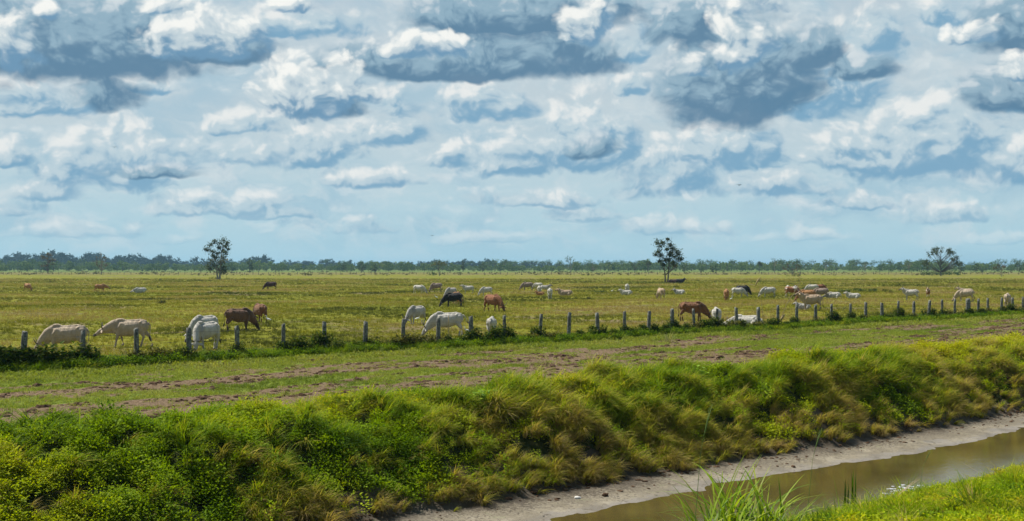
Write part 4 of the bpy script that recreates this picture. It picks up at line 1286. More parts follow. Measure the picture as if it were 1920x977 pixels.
# distant post fence across the far end of the field
ff = empty('distant_fence', (0, 640, 0)); tag(ff, 'distant thin fence of tiny posts crossing the far end of the pasture', 'fence')
V = []; F = []
for i in range(150):
    xx = -280 + i * 3.75 + R.uniform(-.5, .5); hh = R.uniform(1.0, 1.5); yy = R.uniform(-3, 3)
    tube(V, F, [(xx, yy, -.1), (xx + R.uniform(-.05, .05), yy, hh)], [.13, .10], 5)
tag(link('post_row', mesh_from('post_row', V, F, [M_BARK]), ff), kind='stuff')

# tussocks and bushes one can pick out in the pasture
BUSH = [(1584, 549, 20, 9, 'G', 'dark green bush in the pasture above the white lying cow'), (1612, 547, 22, 9, 'G', 'wide green bush second from the left in the row of pasture bushes'),
        (1636, 548, 14, 8, 'G', 'small round green bush between the wide bush and the brown one'), (1663, 547, 16, 7, 'B', 'brownish low bush at the right end of the row of pasture bushes'), (1511, 544, 14, 9, 'G', 'dark green bush behind the group of mixed brown cattle'),
        (1668, 550, 14, 6, 'B', 'dark dry tussock just in front of the brownish low bush'),
        (1268, 539, 10, 5, 'B', 'small grey-brown tussock below the cattle under the double-trunk tree'), (1124, 549, 16, 6, 'G', 'pale green tussock left of the white cow seen from behind'), (1041, 533, 12, 4, 'B', 'small dark tussock behind the group of white cows'),
        (1207, 534, 8, 4, 'B', 'tiny dark tussock left of the tan cow'), (303, 571, 14, 9, 'B', 'dark dry tussock on the left above the walking cream cow'), (1104, 561, 7, 5, 'B', 'little brown tussock in the middle of the pasture'),
        (402, 523, 22, 5, 'B', 'low dark bush at the foot of the tall ragged tree'), (460, 525, 16, 4, 'B', 'low dark bush right of the tall ragged tree'), (808, 517, 20, 9, 'G', 'pale green bush left of the flat-topped leaning tree'),
        (1488, 519, 26, 8, 'B', 'brown thicket at the foot of the wide brownish tree'), (84, 512, 30, 7, 'G', 'green bushes at the foot of the round brownish tree')]
for i, (px, b_, w, h, kd, lab) in enumerate(BUSH):
    D = FPX * CAM_H / (b_ - HOR); S = D / FPX
    r = random.Random(700 + i); s = Soup()
    leaf_cloud(s, r, [(r.uniform(-.5, .5) * w * S, r.uniform(-.4, .4) * w * S, r.uniform(.25, .65) * h * S, .38 * h * S) for _ in range(9)], 340, .11 * h * S + .03)
    for _ in range(30):
        s.blade((r.uniform(-.5, .5) * w * S, r.uniform(-.3, .3) * w * S, 0), r.uniform(0, 6.28), h * S * r.uniform(.6, 1), .05, r.uniform(.1, .6), .6, 3, .7)
    x, y = at(px, b_)
    tag(link('bush', s.mesh('bush', M_CR_GREEN if kd == 'G' else M_WEEDB, True), None, (x, y, ground_z(x, y))), lab, 'bush', 'bushes and tussocks dotted over the pasture')

# ------------------------------------------------------------ plants at the near bank, lower right
near_plant('reed_clump', reedm[0], 1385, 20.6, 'tall clump of long arching green reed blades at the bottom edge of the photo', 'reeds', 1.0, .4, .30)
near_plant('reed_clump', reedm[1], 1345, 19.0, 'smaller reed clump left of the tall arching one at the bottom edge', 'reeds', .8, 2.0, .25)
near_plant('reed_clump', reedm[2], 1450, 20.2, 'low yellow-green reed clump right of the tall arching one', 'reeds', .7, 4.0, .2)
V = []; F = []
s = Soup(); r = random.Random(77)
for i in range(9):
    s.blade((r.uniform(-.12, .12), r.uniform(-.1, .1), -.05), r.uniform(0, 6.28), r.uniform(.6, 1.0), r.uniform(.05, .08), r.uniform(0, .15), r.uniform(0, .35), 5, r.uniform(.0, .35))
near_plant('sedge_plant', s.mesh('sedge', M_REED, True), 1590, 27.3, 'upright dark green sword-shaped leaves beside the water in the lower right', 'sedge', 1.35, 0, .15)
def dry_blade(name, px, D, L, lean_, az_, label, w=.035, lift=.2):
    s = Soup(); s.blade((0, 0, 0), az_, L, w, lean_, .15, 4, .8); s.blade((0, .01, 0), az_ + .1, L * .96, w, lean_ - .02, .15, 4, .7)
    near_plant('dry_reed', s.mesh('dry_reed', M_STALK_L, True), px, D, label, 'dry reed', 1, 0, lift)
M_STALK_L = leaf_mat('dry_blade', [(0, (.30, .20, .10)), (1, (.60, .45, .30))], .2, .2, source='GEOMETRY')
dry_blade('a', 1672, 25.0, .75, 0.85, 0.0, 'dry tan blade leaning right over the water near the white foam', .05, .35)
dry_blade('b', 1340, 18.4, .9, 0.03, 0.0, 'upright pinkish dry stem left of the tall reeds at the bottom edge', .03, .3)
dry_blade('c', 1284, 18.0, .7, 0.05, 3.0, 'short pale dry stem near the bottom edge left of the reeds', .025, .3)
dry_blade('d', 1860, 27.0, .8, 1.0, 2.6, 'dry brown blade lying across the bright growth at the lower right', .04, .3)
# thin grass stems with seed heads in front of the far bank
for (px, D, L, lab) in ((1300, 17.5, 2.4, 'thin green grass stem rising from the bottom edge left of the reeds'), (1512, 21.5, 2.0, 'thin grass stem with a faint seed head in front of the far bank'), (1722, 27, 1.2, 'short thin stem at the water edge right of the sword-shaped leaves')):
    V = []; F = []
    tube(V, F, [(0, 0, 0), (.03, 0, L * .4), (.1, 0, L * .75), (.22, 0, L)], [.006, .005, .003, .002], 5)
    tube(V, F, [(.12, 0, L * .8), (.18, 0, L * .9), (.26, 0, L * 1.02)], [.002, .009, .002], 5)
    near_plant('tall_grass', mesh_from('grass_stem', V, F, [simple_mat('grass_stem_green', (.13, .20, .04), .7)], True), px, D, lab, 'grass stem', 1, 0, 0)
# broken white foam floating at the near edge of the water
s = Soup(); r = random.Random(9); V = []; F = []
for i in range(60):
    a = r.uniform(0, 6.28); q = math.sqrt(r.random()); c = (1.1 * q * math.cos(a), .5 * q * math.sin(a)); w = r.uniform(.03, .10)
    i0 = len(V); nn = 7
    hh = r.uniform(.008, .02)
    V += [(c[0] + w * math.cos(2 * math.pi * k_ / nn) * r.uniform(.7, 1.2), c[1] + w * math.sin(2 * math.pi * k_ / nn) * r.uniform(.7, 1.2), 0) for k_ in range(nn)] + [(c[0], c[1], hh)]
    F += [(i0 + k_, i0 + (k_ + 1) % nn, i0 + nn) for k_ in range(nn)]
xx, yy = at(1698, 917, -2.1)
tag(link('water_foam', mesh_from('water_foam', V, F, [simple_mat('foam', (.50, .52, .52), .4, .15)], True), None, (xx, yy, -2.095), (0, 0, math.atan2(Uy, Ux))), 'patch of broken white foam floating at the near edge of the canal', 'foam', kind='stuff')
# pale stone and dark lumps that stand in for holes in the mud
def stone(px, py, z, sx, sy, sz, mat, label, cat, name, seed):
    r = random.Random(seed)
    bm = bmesh.new(); bmesh.ops.create_icosphere(bm, subdivisions=2, radius=1)
    for v_ in bm.verts: v_.co *= r.uniform(.82, 1.15)
    for v_ in bm.verts: v_.co = Vector((v_.co.x * sx, v_.co.y * sy, v_.co.z * sz))
    me = bpy.data.meshes.new(name); bm.to_mesh(me); bm.free(); me.materials.append(mat)
    x, y = at(px, py, z)
    tag(link(name, me, None, (x, y, ground_z(x, y) + sz * .3), (0, 0, r.uniform(0, 3))), label, cat)
M_STONE = simple_mat('pale_stone', (.62, .60, .55), .5, .15)
stone(1082, 935, -2.0, .10, .07, .045, M_STONE, 'small whitish lump on the mud near the bottom of the shore', 'stone', 'pale_stone', 1)
stone(1134, 926, -1.95, .12, .08, .06, M_CLOD, 'dark lump standing for a hole in the mud right of the whitish lump', 'dark lump', 'hole_lump', 2)
stone(1060, 918, -1.9, .09, .07, .05, M_CLOD, 'dark lump standing for a hole in the mud above the whitish lump', 'dark lump', 'hole_lump', 3)
stone(1487, 870, -1.95, .09, .06, .05, M_CLOD, 'single dark lump on the smooth mud in the middle of the shore', 'dark lump', 'hole_lump', 4)

# ============================================================ cattle
def ell_tube(V, F, pts, ry, rz_, nseg=14, up=(0, 0, 1)):
    """closed tube with elliptical rings and rounded ends"""
    pts = [np.array(p, float) for p in pts]
    n = len(pts)
    P_ = [pts[0] + (pts[0] - pts[1]) / (np.linalg.norm(pts[0] - pts[1]) + 1e-9) * ry[0] * .55] + pts + [pts[-1] + (pts[-1] - pts[-2]) / (np.linalg.norm(pts[-1] - pts[-2]) + 1e-9) * ry[-1] * .55]
    A = [ry[0] * .55] + list(ry) + [ry[-1] * .55]; B = [rz_[0] * .55] + list(rz_) + [rz_[-1] * .55]
    base = len(V); m = len(P_)
    for i in range(m):
        t = P_[min(i + 1, m - 1)] - P_[max(i - 1, 0)]
        t /= np.linalg.norm(t) + 1e-9
        u_ = np.array(up, float)
        s = np.cross(u_, t)
        if np.linalg.norm(s) < .25:
            s = np.array([0, 1.0, 0]) - t * t[1]
        s /= np.linalg.norm(s)
        q = np.cross(t, s)
        for k in range(nseg):
            a = 2 * math.pi * k / nseg
            V.append(tuple(P_[i] + s * math.cos(a) * A[i] + q * math.sin(a) * B[i]))
    for i in range(m - 1):
        for k in range(nseg):
            a = base + i * nseg + k; b_ = base + i * nseg + (k + 1) % nseg
            F.append((a, b_, b_ + nseg, a + nseg))
    F.append(tuple(base + k for k in range(nseg))[::-1])
    F.append(tuple(base + (m - 1) * nseg + k for k in range(nseg)))

def remesh(V, F, voxel, name):
    me = mesh_from(name, V, F)
    o = bpy.data.objects.new(name, me); COL.objects.link(o)
    md = o.modifiers.new('r', 'REMESH'); md.mode = 'VOXEL'; md.voxel_size = voxel; md.use_smooth_shade = True
    sm = o.modifiers.new('s', 'SMOOTH'); sm.factor = .5; sm.iterations = 9
    dg = bpy.context.evaluated_depsgraph_get()
    out = bpy.data.meshes.new_from_object(o.evaluated_get(dg))
    bpy.data.objects.remove(o)
    out.name = name
    return out

def cow_shape(pose):
    """returns body mesh and the frames needed to seat horns, ears, eyes, tail and hooves"""
    V = []; F = []
    lie = pose.startswith('lie')
    dz = -0.50 if lie else 0.0
    Z = lambda z: z + dz
    # trunk: rump, loin, belly, chest
    ell_tube(V, F, [(-.80, 0, Z(1.03)), (-.68, 0, Z(1.01)), (-.44, 0, Z(.975)), (-.12, 0, Z(.925)), (.18, 0, Z(.90)), (.44, 0, Z(.915)), (.64, 0, Z(.95))],
             [.18, .25, .29, .33, .325, .26, .18], [.23, .31, .335, .375, .39, .385, .32])
    # spine ridge, hip bones, hump
    ell_tube(V, F, [(-.78, 0, Z(1.26)), (-.5, 0, Z(1.32)), (-.1, 0, Z(1.29)), (.25, 0, Z(1.28))], [.08, .10, .10, .09], [.045, .05, .05, .05], 8)
    for s in (-1, 1):
        ell_tube(V, F, [(-.58, .12 * s, Z(1.24)), (-.50, .24 * s, Z(1.20))], [.07, .06], [.07, .06], 8)
    ell_tube(V, F, [(.15, 0, Z(1.24)), (.34, 0, Z(1.31)), (.48, 0, Z(1.31)), (.62, 0, Z(1.18))], [.10, .12, .11, .09], [.08, .10, .10, .08], 10)
    # shoulder and haunch muscle
    for s in (-1, 1):
        ell_tube(V, F, [(.36, .17 * s, Z(1.12)), (.48, .19 * s, Z(.92)), (.50, .17 * s, Z(.74))], [.13, .12, .09], [.12, .12, .10], 10)
        ell_tube(V, F, [(-.60, .15 * s, Z(1.12)), (-.62, .18 * s, Z(.92))], [.15, .14], [.16, .16], 10)
    # belly fold / sheath
    ell_tube(V, F, [(-.35, 0, Z(.64)), (-.05, 0, Z(.57)), (.3, 0, Z(.57))], [.06, .09, .06], [.05, .07, .05], 8)
    neck = {
        'graze': [(.50, 0, 1.06), (.76, 0, .94), (.98, 0, .70), (1.13, 0, .48)],
        'graze_b': [(.50, 0, 1.04), (.74, .05, .90), (.90, .16, .66), (1.00, .27, .45)],
        'low': [(.50, 0, 1.10), (.78, 0, 1.05), (1.02, 0, .95), (1.22, 0, .85)],
        'stand': [(.46, 0, 1.06), (.68, 0, 1.16), (.84, 0, 1.32), (.96, 0, 1.45)],
        'lie': [(.46, 0, Z(1.04)), (.66, 0, Z(1.14)), (.80, 0, Z(1.32)), (.91, 0, Z(1.45))],
        'lie_b': [(.46, 0, Z(1.02)), (.72, 0, Z(1.03)), (.94, .03, Z(.95)), (1.11, .06, Z(.88))],
    }[pose]
    hd = {'graze': (.50, 0, -.86), 'graze_b': (.36, .25, -.90), 'low': (.84, 0, -.55), 'stand': (.93, 0, -.36), 'lie': (.92, 0, -.40), 'lie_b': (.9, .1, -.42)}[pose]
    hd = np.array(hd); hd /= np.linalg.norm(hd)
    ell_tube(V, F, neck, [.19, .165, .135, .115], [.31, .26, .195, .15])
    # dewlap: thin fold from throat to brisket
    nk = [np.array(p, float) for p in neck]
    upn = []
    for i in range(4):
        t = nk[min(i + 1, 3)] - nk[max(i - 1, 0)]; t /= np.linalg.norm(t)
        q = np.cross(t, np.array([0, 1.0, 0])); upn.append(q if q[2] < 0 or q[0] > 5 else -q)
    dn = []
    for i in range(4):
        q = upn[i]
        if pose.startswith('graze'): q = np.array([-.75, 0, -.5])
        dn.append(nk[i] + q / np.linalg.norm(q) * [.27, .27, .20, .13][i])
    ell_tube(V, F, [np.array([.42, 0, Z(.70)])] + dn, [.05, .045, .04, .035, .03], [.11, .15, .14, .11, .07], 8)
    # head
    poll = nk[-1] + hd * .02
    H_ = [poll - hd * .03, poll + hd * .08, poll + hd * .18, poll + hd * .30, poll + hd * .42, poll + hd * .50]
    side = np.cross(np.array([0, 0, 1.0]), hd); side /= np.linalg.norm(side)
    upv = np.cross(hd, side)
    ell_tube(V, F, H_, [.105, .125, .11, .085, .082, .070], [.125, .14, .13, .10, .082, .062], 12, up=tuple(upv))
    # legs
    feet = []
    def leg(pts, rr):
        ell_tube(V, F, pts, rr, rr, 10)
    step = {'graze': ((.06, -.10), (.05, -.12)), 'graze_b': ((-.16, .12), (.14, -.10)), 'low': ((.14, -.20), (.16, -.34)), 'stand': ((.03, -.04), (.04, -.10))}.get(pose, ((0, 0), (0, 0)))
    if not lie:
        for s, f in ((1, step[0][0]), (-1, step[0][1])):
            lift = .07 if pose == 'low' and s == -1 else 0
            kn = (.50 + f * .55, .155 * s, .44 + lift * .5)
            ft = (.50 + f, .15 * s, .10 + lift)
            leg([(.46, .15 * s, .98), (.48, .165 * s, .74), kn, (.50 + f * .82, .15 * s, .26 + lift), ft, (.52 + f, .15 * s, .03 + lift)], [.14, .105, .068, .05, .055, .06])
            feet.append((.53 + f, .15 * s, lift))
        for s, f in ((1, step[1][0]), (-1, step[1][1])):
            hk = (-.76 + f * .5, .155 * s, .50)
            leg([(-.60, .14 * s, 1.02), (-.56 + f * .15, .17 * s, .80), hk, (-.74 + f * .8, .15 * s, .30), (-.72 + f, .15 * s, .10), (-.69 + f, .15 * s, .03)], [.19, .16, .072, .052, .055, .06])
            feet.append((-.68 + f, .15 * s, 0))
    else:
        for s in (1, -1):
            leg([(.46, .16 * s, .42), (.55, .24 * s, .20), (.74, .20 * s, .09), (.58, .19 * s, .055), (.45, .17 * s, .05)], [.12, .09, .06, .045, .045])
            leg([(-.58, .16 * s, .48), (-.38, .32 * s, .24), (-.30, .38 * s, .12), (-.52, .40 * s, .07), (-.34, .44 * s, .05)], [.19, .14, .075, .05, .045])
    me = remesh(V, F, .024 if not lie else .026, 'zebu_body')
    # colour masks that belong to the coat: x = dark points (muzzle, legs, hump), y = random blotch
    co = np.empty(len(me.vertices) * 3, np.float32); me.vertices.foreach_get('co', co); co = co.reshape(-1, 3)
    muz = poll + hd * .50
    dm = np.linalg.norm(co - muz, axis=1)
    face = np.clip(1 - (dm - .10) / .10, 0, 1)
    dface = np.clip(1 - np.linalg.norm(co - (poll + hd * .2), axis=1) / .36, 0, 1)
    legs_ = np.clip((.50 - co[:, 2]) / .35, 0, 1) if not lie else np.zeros(len(co))
    neckm = np.clip(1 - np.linalg.norm((co - np.array([.62, 0, Z(1.15)])) * np.array([1, .6, .8]), axis=1) / .42, 0, 1)
    for nm, arr in (('muzzle', face), ('face', dface), ('lower', legs_), ('neck', neckm)):
        a = me.attributes.new(nm, 'FLOAT', 'POINT'); a.data.foreach_set('value', arr.astype(np.float32))
    return dict(me=me, poll=poll, hd=hd, side=side, up=upv, feet=feet, dz=dz, lie=lie)

def part_mesh(name, V, F, mat, smooth=True):
    return mesh_from(name, V, F, [mat], smooth)
M_HORN = simple_mat('horn', (.10, .085, .07), .45, .4)
M_HOOF = simple_mat('hoof', (.03, .027, .025), .5, .3)
M_EYE = simple_mat('dark_eye', (.01, .008, .008), .15, .1, spec=.6)
M_SWITCH = simple_mat('tail_switch_hair', (.02, .018, .016), .8, .3)

def coat_mat(name, base, point, under, dark_face=0.0, dark_leg=0.0, dark_neck=0.0, patch=None, patch_th=.55):
    m, b, out = new_mat(name)
    p = obj_pos(b)
    def at_(n_):
        q = b.new('ShaderNodeAttribute'); q.attribute_name = n_
        return q.outputs['Fac']
    n = b.noise(p, 3.0, 4, .6)
    c = b.mix(b.ss(n, .3, .7), tuple(x * .78 for x in base), tuple(min(.95, x * 1.1) for x in base))
    z = b.sep(p)[2]
    c = b.mix(b.ss(b.noise(p, 1.6, 3, .6), .45, .7, 0, .45), c, under)
    if patch:
        c = b.mix(b.ss(b.noise(b.vec('ADD', p, (3.3, 1.7, .4)), 1.5, 3, .55), patch_th - .03, patch_th + .03), c, patch)
    c = b.mix(b.math('MULTIPLY', at_('neck'), dark_neck), c, point)
    c = b.mix(b.math('MULTIPLY', at_('face'), dark_face, clamp=True), c, point)
    c = b.mix(b.math('MULTIPLY', at_('lower'), dark_leg), c, point)
    c = b.mix(b.ss(at_('muzzle'), .35, .7, 0, .9), c, (.03, .027, .025))
    # dried mud on knees and belly
    c = b.mix(b.math('MULTIPLY', at_('lower'), b.ss(b.noise(p, 9, 3, .7), .5, .65, 0, .5)), c, (.13, .10, .06))
    nn = bump(b, b.math('ADD', b.noise(b.vec('MULTIPLY', p, (14, 14, 30)), 4, 3, .6), b.math('MULTIPLY', b.noise(b.vec('MULTIPLY', p, (1.6, 1, .7)), 5, 2, .5), 4.0)), .8, .03)
    b.nt.links.new(principled(b, c, .75, .2, nn, **{'Sheen Weight': .15}), out.inputs[0])
    return m
COATS = {
 'cream': coat_mat('coat_cream', (.50, .39, .27), (.34, .26, .18), (.38, .27, .18), .45, .2, .35),
 'white': coat_mat('coat_white', (.55, .515, .44), (.20, .19, .175), (.47, .42, .34), .35, .12, .30),
 'grey': coat_mat('coat_grey', (.50, .46, .40), (.12, .11, .10), (.42, .38, .33), 1.0, .3, .45),
 'tan': coat_mat('coat_tan', (.47, .34, .22), (.22, .14, .08), (.36, .24, .15), .5, .3, .1),
 'brown': coat_mat('coat_brown', (.20, .085, .030), (.05, .024, .015), (.12, .05, .025), .8, .4, .5),
 'bullbrown': coat_mat('coat_bull_brown', (.17, .085, .045), (.018, .012, .010), (.05, .025, .015), .9, .6, .8),
 'redbrown': coat_mat('coat_red_brown', (.27, .10, .035), (.07, .03, .018), (.16, .06, .025), .8, .3, .3),
 'orange': coat_mat('coat_orange', (.40, .19, .07), (.16, .07, .03), (.30, .13, .05), .5, .2, .1),
 'black': coat_mat('coat_black', (.018, .016, .016), (.008, .008, .008), (.03, .02, .017), .3, .2, .1),
 'darkbrown': coat_mat('coat_dark_brown', (.075, .035, .022), (.012, .010, .010), (.04, .02, .014), .9, .6, .9),
 'pied': coat_mat('coat_pied', (.62, .58, .52), (.03, .025, .025), (.5, .45, .4), 1.0, .2, .9),
 'brownwhite': coat_mat('coat_brown_white', (.33, .13, .05), (.60, .54, .46), (.2, .08, .03), .6, .9, .0, (.62, .56, .48), .60),
 'dun': coat_mat('coat_dun', (.30, .22, .17), (.10, .07, .055), (.18, .12, .09), .4, .6, .3),
}

def horn_mesh(sh, s, L=.34):
    V = []; F = []
    b0 = sh['poll'] - sh['hd'] * .02 + sh['side'] * (.07 * s) + sh['up'] * .08
    out_ = sh['side'] * s; up_ = sh['up'] * .8 - sh['hd'] * .5; up_ /= np.linalg.norm(up_)
    pts = [b0, b0 + out_ * L * .35 + up_ * L * .12, b0 + out_ * L * .60 + up_ * L * .45, b0 + out_ * L * .58 + up_ * L * .9]
    tube(V, F, pts, [.034, .03, .022, .008], 8)
    return part_mesh('zebu_horn', V, F, M_HORN)
def ear_soup(sh, s):
    """drooping leaf-shaped ear with thickness"""
    V = []; F = []
    b0 = sh['poll'] + sh['hd'] * .05 + sh['side'] * (.10 * s) + sh['up'] * .02
    out_ = sh['side'] * s * .85 + np.array([0, 0, -.45]) - sh['hd'] * .1; out_ /= np.linalg.norm(out_)
    ell_tube(V, F, [b0, b0 + out_ * .07, b0 + out_ * .17, b0 + out_ * .27], [.026, .065, .06, .018], [.02, .016, .014, .008], 8, up=tuple(sh['up']))
    return V, F
def tail_soup(sh, swing=0.0, kind='hang'):
    dz = sh['dz']
    if sh['lie']:
        pts = [(-.88, 0, 1.16 + dz), (-.97, .05, 1.0 + dz), (-1.0, .12, .80 + dz), (-1.0, .2, .6 + dz)]
    elif kind == 'flick':
        pts = [(-.86, 0, 1.22), (-.98, .02, 1.12), (-1.06, .04, .98), (-1.10, .04, .84)]
    else:
        pts = [(-.86, 0, 1.20), (-.97, swing * .2, 1.02), (-.97, swing * .6, .78), (-.93, swing, .52)]
    pts = [(p[0], p[1], max(p[2], .06)) for p in pts]
    V = []; F = []
    tube(V, F, pts, [.040, .026, .018, .015], 8)
    V2 = []; F2 = []
    e = np.array(pts[-1]); d = np.array([-.05, swing * .2, -.22]) if kind == 'hang' else np.array([-.16, .05, -.14])
    if sh['lie']: d = np.array([-.02, .2, -.05])
    tube(V2, F2, [e, e + d * .4, e + d * .8, e + d * 1.15], [.016, .040, .034, .008], 7)
    return V, F, V2, F2

SH = {p: cow_shape(p) for p in ('graze', 'graze_b', 'low', 'stand', 'lie', 'lie_b')}
PARTS = {}
for p_, sh in SH.items():
    d = dict(body=sh['me'])
    if not sh['me'].materials: sh['me'].materials.append(COATS['cream'])
    sh['me'].polygons.foreach_set('use_smooth', [True] * len(sh['me'].polygons))
    d['horn'] = [horn_mesh(sh, s) for s in (-1, 1)]
    d['ear'] = [part_mesh('zebu_ear', *ear_soup(sh, s), COATS['cream']) for s in (-1, 1)]
    for kd in ('hang', 'flick'):
        V, F, V2, F2 = tail_soup(sh, .06, kd)
        d['tail_' + kd] = part_mesh('zebu_tail', V, F, COATS['cream']); d['tuft_' + kd] = part_mesh('zebu_tail_tuft', V2, F2, M_SWITCH)
    d['hoof'] = []
    for (x, y, z) in sh['feet']:
        V = []; F = []
        tube(V, F, [(x - .005, y, z + .055), (x, y, z + .03), (x + .005, y, z + .002)], [.052, .060, .066], 8)
        d['hoof'].append(part_mesh('zebu_hoof', V, F, M_HOOF))
    d['eye'] = []
    for s in (-1, 1):
        V = []; F = []
        c = sh['poll'] + sh['hd'] * .15 + sh['side'] * (.098 * s) + sh['up'] * .045
        tube(V, F, [c - sh['hd'] * .02, c, c + sh['hd'] * .02], [.012, .022, .012], 7)
        d['eye'].append(part_mesh('zebu_eye', V, F, M_EYE))
    PARTS[p_] = d

def coated(name, me, root, mat):
    o = link(name, me, root)
    o.material_slots[0].link = 'OBJECT'
    o.material_slots[0].material = mat
    return o

def cow(px, py, face, pose, coat, label, size=1.0, tail='hang', D=None, group='cattle grazing and resting in the pasture', mirror=False, detail=2, name='zebu_cow', horns=True):
    """face: 0 faces right in the photograph, 90 away from the camera, 180 left, 270 towards the camera"""
    x, y = at(px, py)
    # headings are relative to the line of sight
    rz = rad(face) - math.atan2(x, y)
    gz = ground_z(x, y)
    # the animal's middle, not its feet nearest the camera, stands on the point
    root = empty(name, (x, y, gz - .01), rz, size * 1.06)
    tag(root, label, 'cow', group)
    P_ = PARTS[pose]; M = COATS[coat]
    coated('body', P_['body'], root, M)
    if horns:
        for h in P_['horn']: link('horn', h, root)
    for e in P_['ear']: coated('ear', e, root, M)
    t = coated('tail', P_['tail_' + tail], root, M)
    link('tail_tuft', P_['tuft_' + tail], t)
    if detail > 1:
        for h in P_['hoof']: link('hoof', h, root)
        for e in P_['eye']: link('eye', e, root)
    return root

C = cow
# nearest row, left to right
C(124, 667, 172, 'graze', 'cream', 'big cream cow grazing behind the weeds between the first and second fence posts', 1.0)
C(243, 652, 176, 'low', 'cream', 'cream cow walking left with lowered head and a dark striped face, behind the third post', 1.0)
C(384, 640, 226, 'graze', 'white', 'white cow whose back shows above another white cow, behind the fourth fence post', 1.0)
C(386, 656, 230, 'graze_b', 'white', 'white cow grazing with its head hidden behind the fourth fence post', 1.0)
C(448, 621, 30, 'graze', 'bullbrown', 'dark brown bull with a pale swishing tail grazing right behind the fifth fence post', 1.02, 'hang')
C(487, 606, 112, 'graze', 'brown', 'red-brown cow seen from behind, right beside the dark brown bull', .98)
C(781, 609, 232, 'graze', 'grey', 'light grey cow with a dark face grazing towards the camera near the ninth fence post', .95)
C(838, 630, 183, 'graze', 'white', 'large white cow grazing left behind the tenth fence post, flicking its dark tail tip', 1.03, 'flick')
C(922, 630, 84, 'graze', 'white', 'cream-white cow seen from behind just left of the twelfth fence post', .85)
C(1298, 603, 2, 'graze', 'brown', 'big brown cow grazing right behind the posts below the double-trunk tree', 1.02)
C(1343, 610, 96, 'graze', 'white', 'white cow seen from behind, partly behind the twentieth fence post', .92)
C(1399, 616, 165, 'lie_b', 'white', 'white cow lying down just behind the fence weeds, only its back showing', 1.1)
C(1521, 583, 196, 'stand', 'tan', 'large tan cow standing with raised head facing left, nearest of the mixed right-hand group', 1.08)
C(1506, 581, 190, 'lie', 'white', 'white calf lying under the head of the large tan cow', .70)
# middle distance
C(850, 576, 192, 'graze', 'black', 'black bull grazing left in front of a red-brown cow', 1.0)
C(857, 571, 70, 'graze', 'orange', 'orange-red cow hidden behind the black grazing bull', .98)
C(846, 558, 225, 'graze', 'grey', 'pale cow with a dark face behind the orange-red cow and the black bull', .95)
C(924, 584, -48, 'graze', 'redbrown', 'red-brown bull with horns grazing towards the camera at the centre', 1.12)
C(786, 552, -28, 'graze', 'white', 'white cow grazing right, leftmost of the far central group', .95)
C(818, 547, 192, 'graze_b', 'dun', 'greyish tan cow grazing left in the far central group', 1.0)
C(878, 551, 180, 'stand', 'white', 'white cow standing side-on with its head up, looking left, in the far central group', .86)
C(912, 555, 205, 'graze', 'white', 'small white cow grazing above the red-brown horned bull', .92)
C(989, 545, 188, 'graze', 'dun', 'dun cow grazing left, leftmost of the cluster right of centre', 1.0)
C(1009, 543, 160, 'graze', 'white', 'white cow mostly hidden at the back of the cluster right of centre', .85)
C(1022, 548, 4, 'stand', 'grey', 'grey-white cow standing in the middle of the cluster right of centre', .80)
C(1011, 551, 95, 'graze', 'white', 'white cow seen from behind on the left of the cluster right of centre', .85)
C(1013, 554, 185, 'lie', 'orange', 'orange calf lying among the white cows right of centre', .60)
C(1031, 561, 92, 'graze', 'white', 'white cow seen from behind, nearest of the cluster right of centre', .98)
C(1060, 556, 180, 'lie', 'tan', 'tan and white cow lying down with its head up, right of the white cluster', .98)
C(1176, 549, 86, 'graze', 'white', 'white cow standing tail-on behind a lying cow in the middle of the field', .98)
C(1174, 554, 176, 'lie', 'white', 'white cow lying at the feet of the tail-on white cow', .85)
C(1239, 561, 112, 'graze', 'tan', 'tan cow seen from behind grazing below the double-trunk tree', 1.0)
C(1274, 553, 176, 'lie', 'pied', 'white cow with a dark head lying right of the tail-on tan cow', .80)
C(1262, 531, 186, 'lie_b', 'darkbrown', 'dark brown cow lying in the shade against the double trunk', 1.0)
C(1275, 531, 4, 'lie', 'black', 'black cow lying on the right side of the double-trunk tree', 1.1)
C(1362, 565, 92, 'graze', 'orange', 'orange-brown cow seen from behind left of the white and black pair', 1.0)
C(1384, 557, 2, 'graze', 'white', 'white cow grazing right in front of the black one', .92)
C(1393, 553, 5, 'graze_b', 'black', 'black cow standing behind the white one in the right middle of the field', 1.0)
C(1441, 558, 196, 'graze', 'white', 'white cow grazing left alone between the black cow and the mixed group', .98)
C(1485, 556, 2, 'graze', 'brownwhite', 'brown and white cow grazing right at the left end of the mixed group', .98)
C(1477, 552, 96, 'graze', 'white', 'white cow tail-on behind the brown and white one in the mixed group', .90)
C(1493, 551, 262, 'stand', 'white', 'white-faced cow looking at the camera behind the brown and white one', .80)
C(1523, 549, 182, 'graze', 'white', 'white cow at the back of the mixed group beside a red-brown one', .95)
C(1537, 548, 2, 'graze', 'redbrown', 'red-brown cow at the back right of the mixed group', .92)
C(1539, 560, 175, 'graze', 'dun', 'dark dun cow in the mixed group behind the large tan cow', .98)
C(1513, 566, 178, 'graze', 'orange', 'orange cow hidden behind the back of the large tan cow', 1.0)
C(1563, 560, 182, 'lie_b', 'white', 'white cow lying right of the mixed group with lowered head', .92)
C(1600, 561, 178, 'lie', 'white', 'white and tan cow lying with its head raised, right of the mixed group', .88)
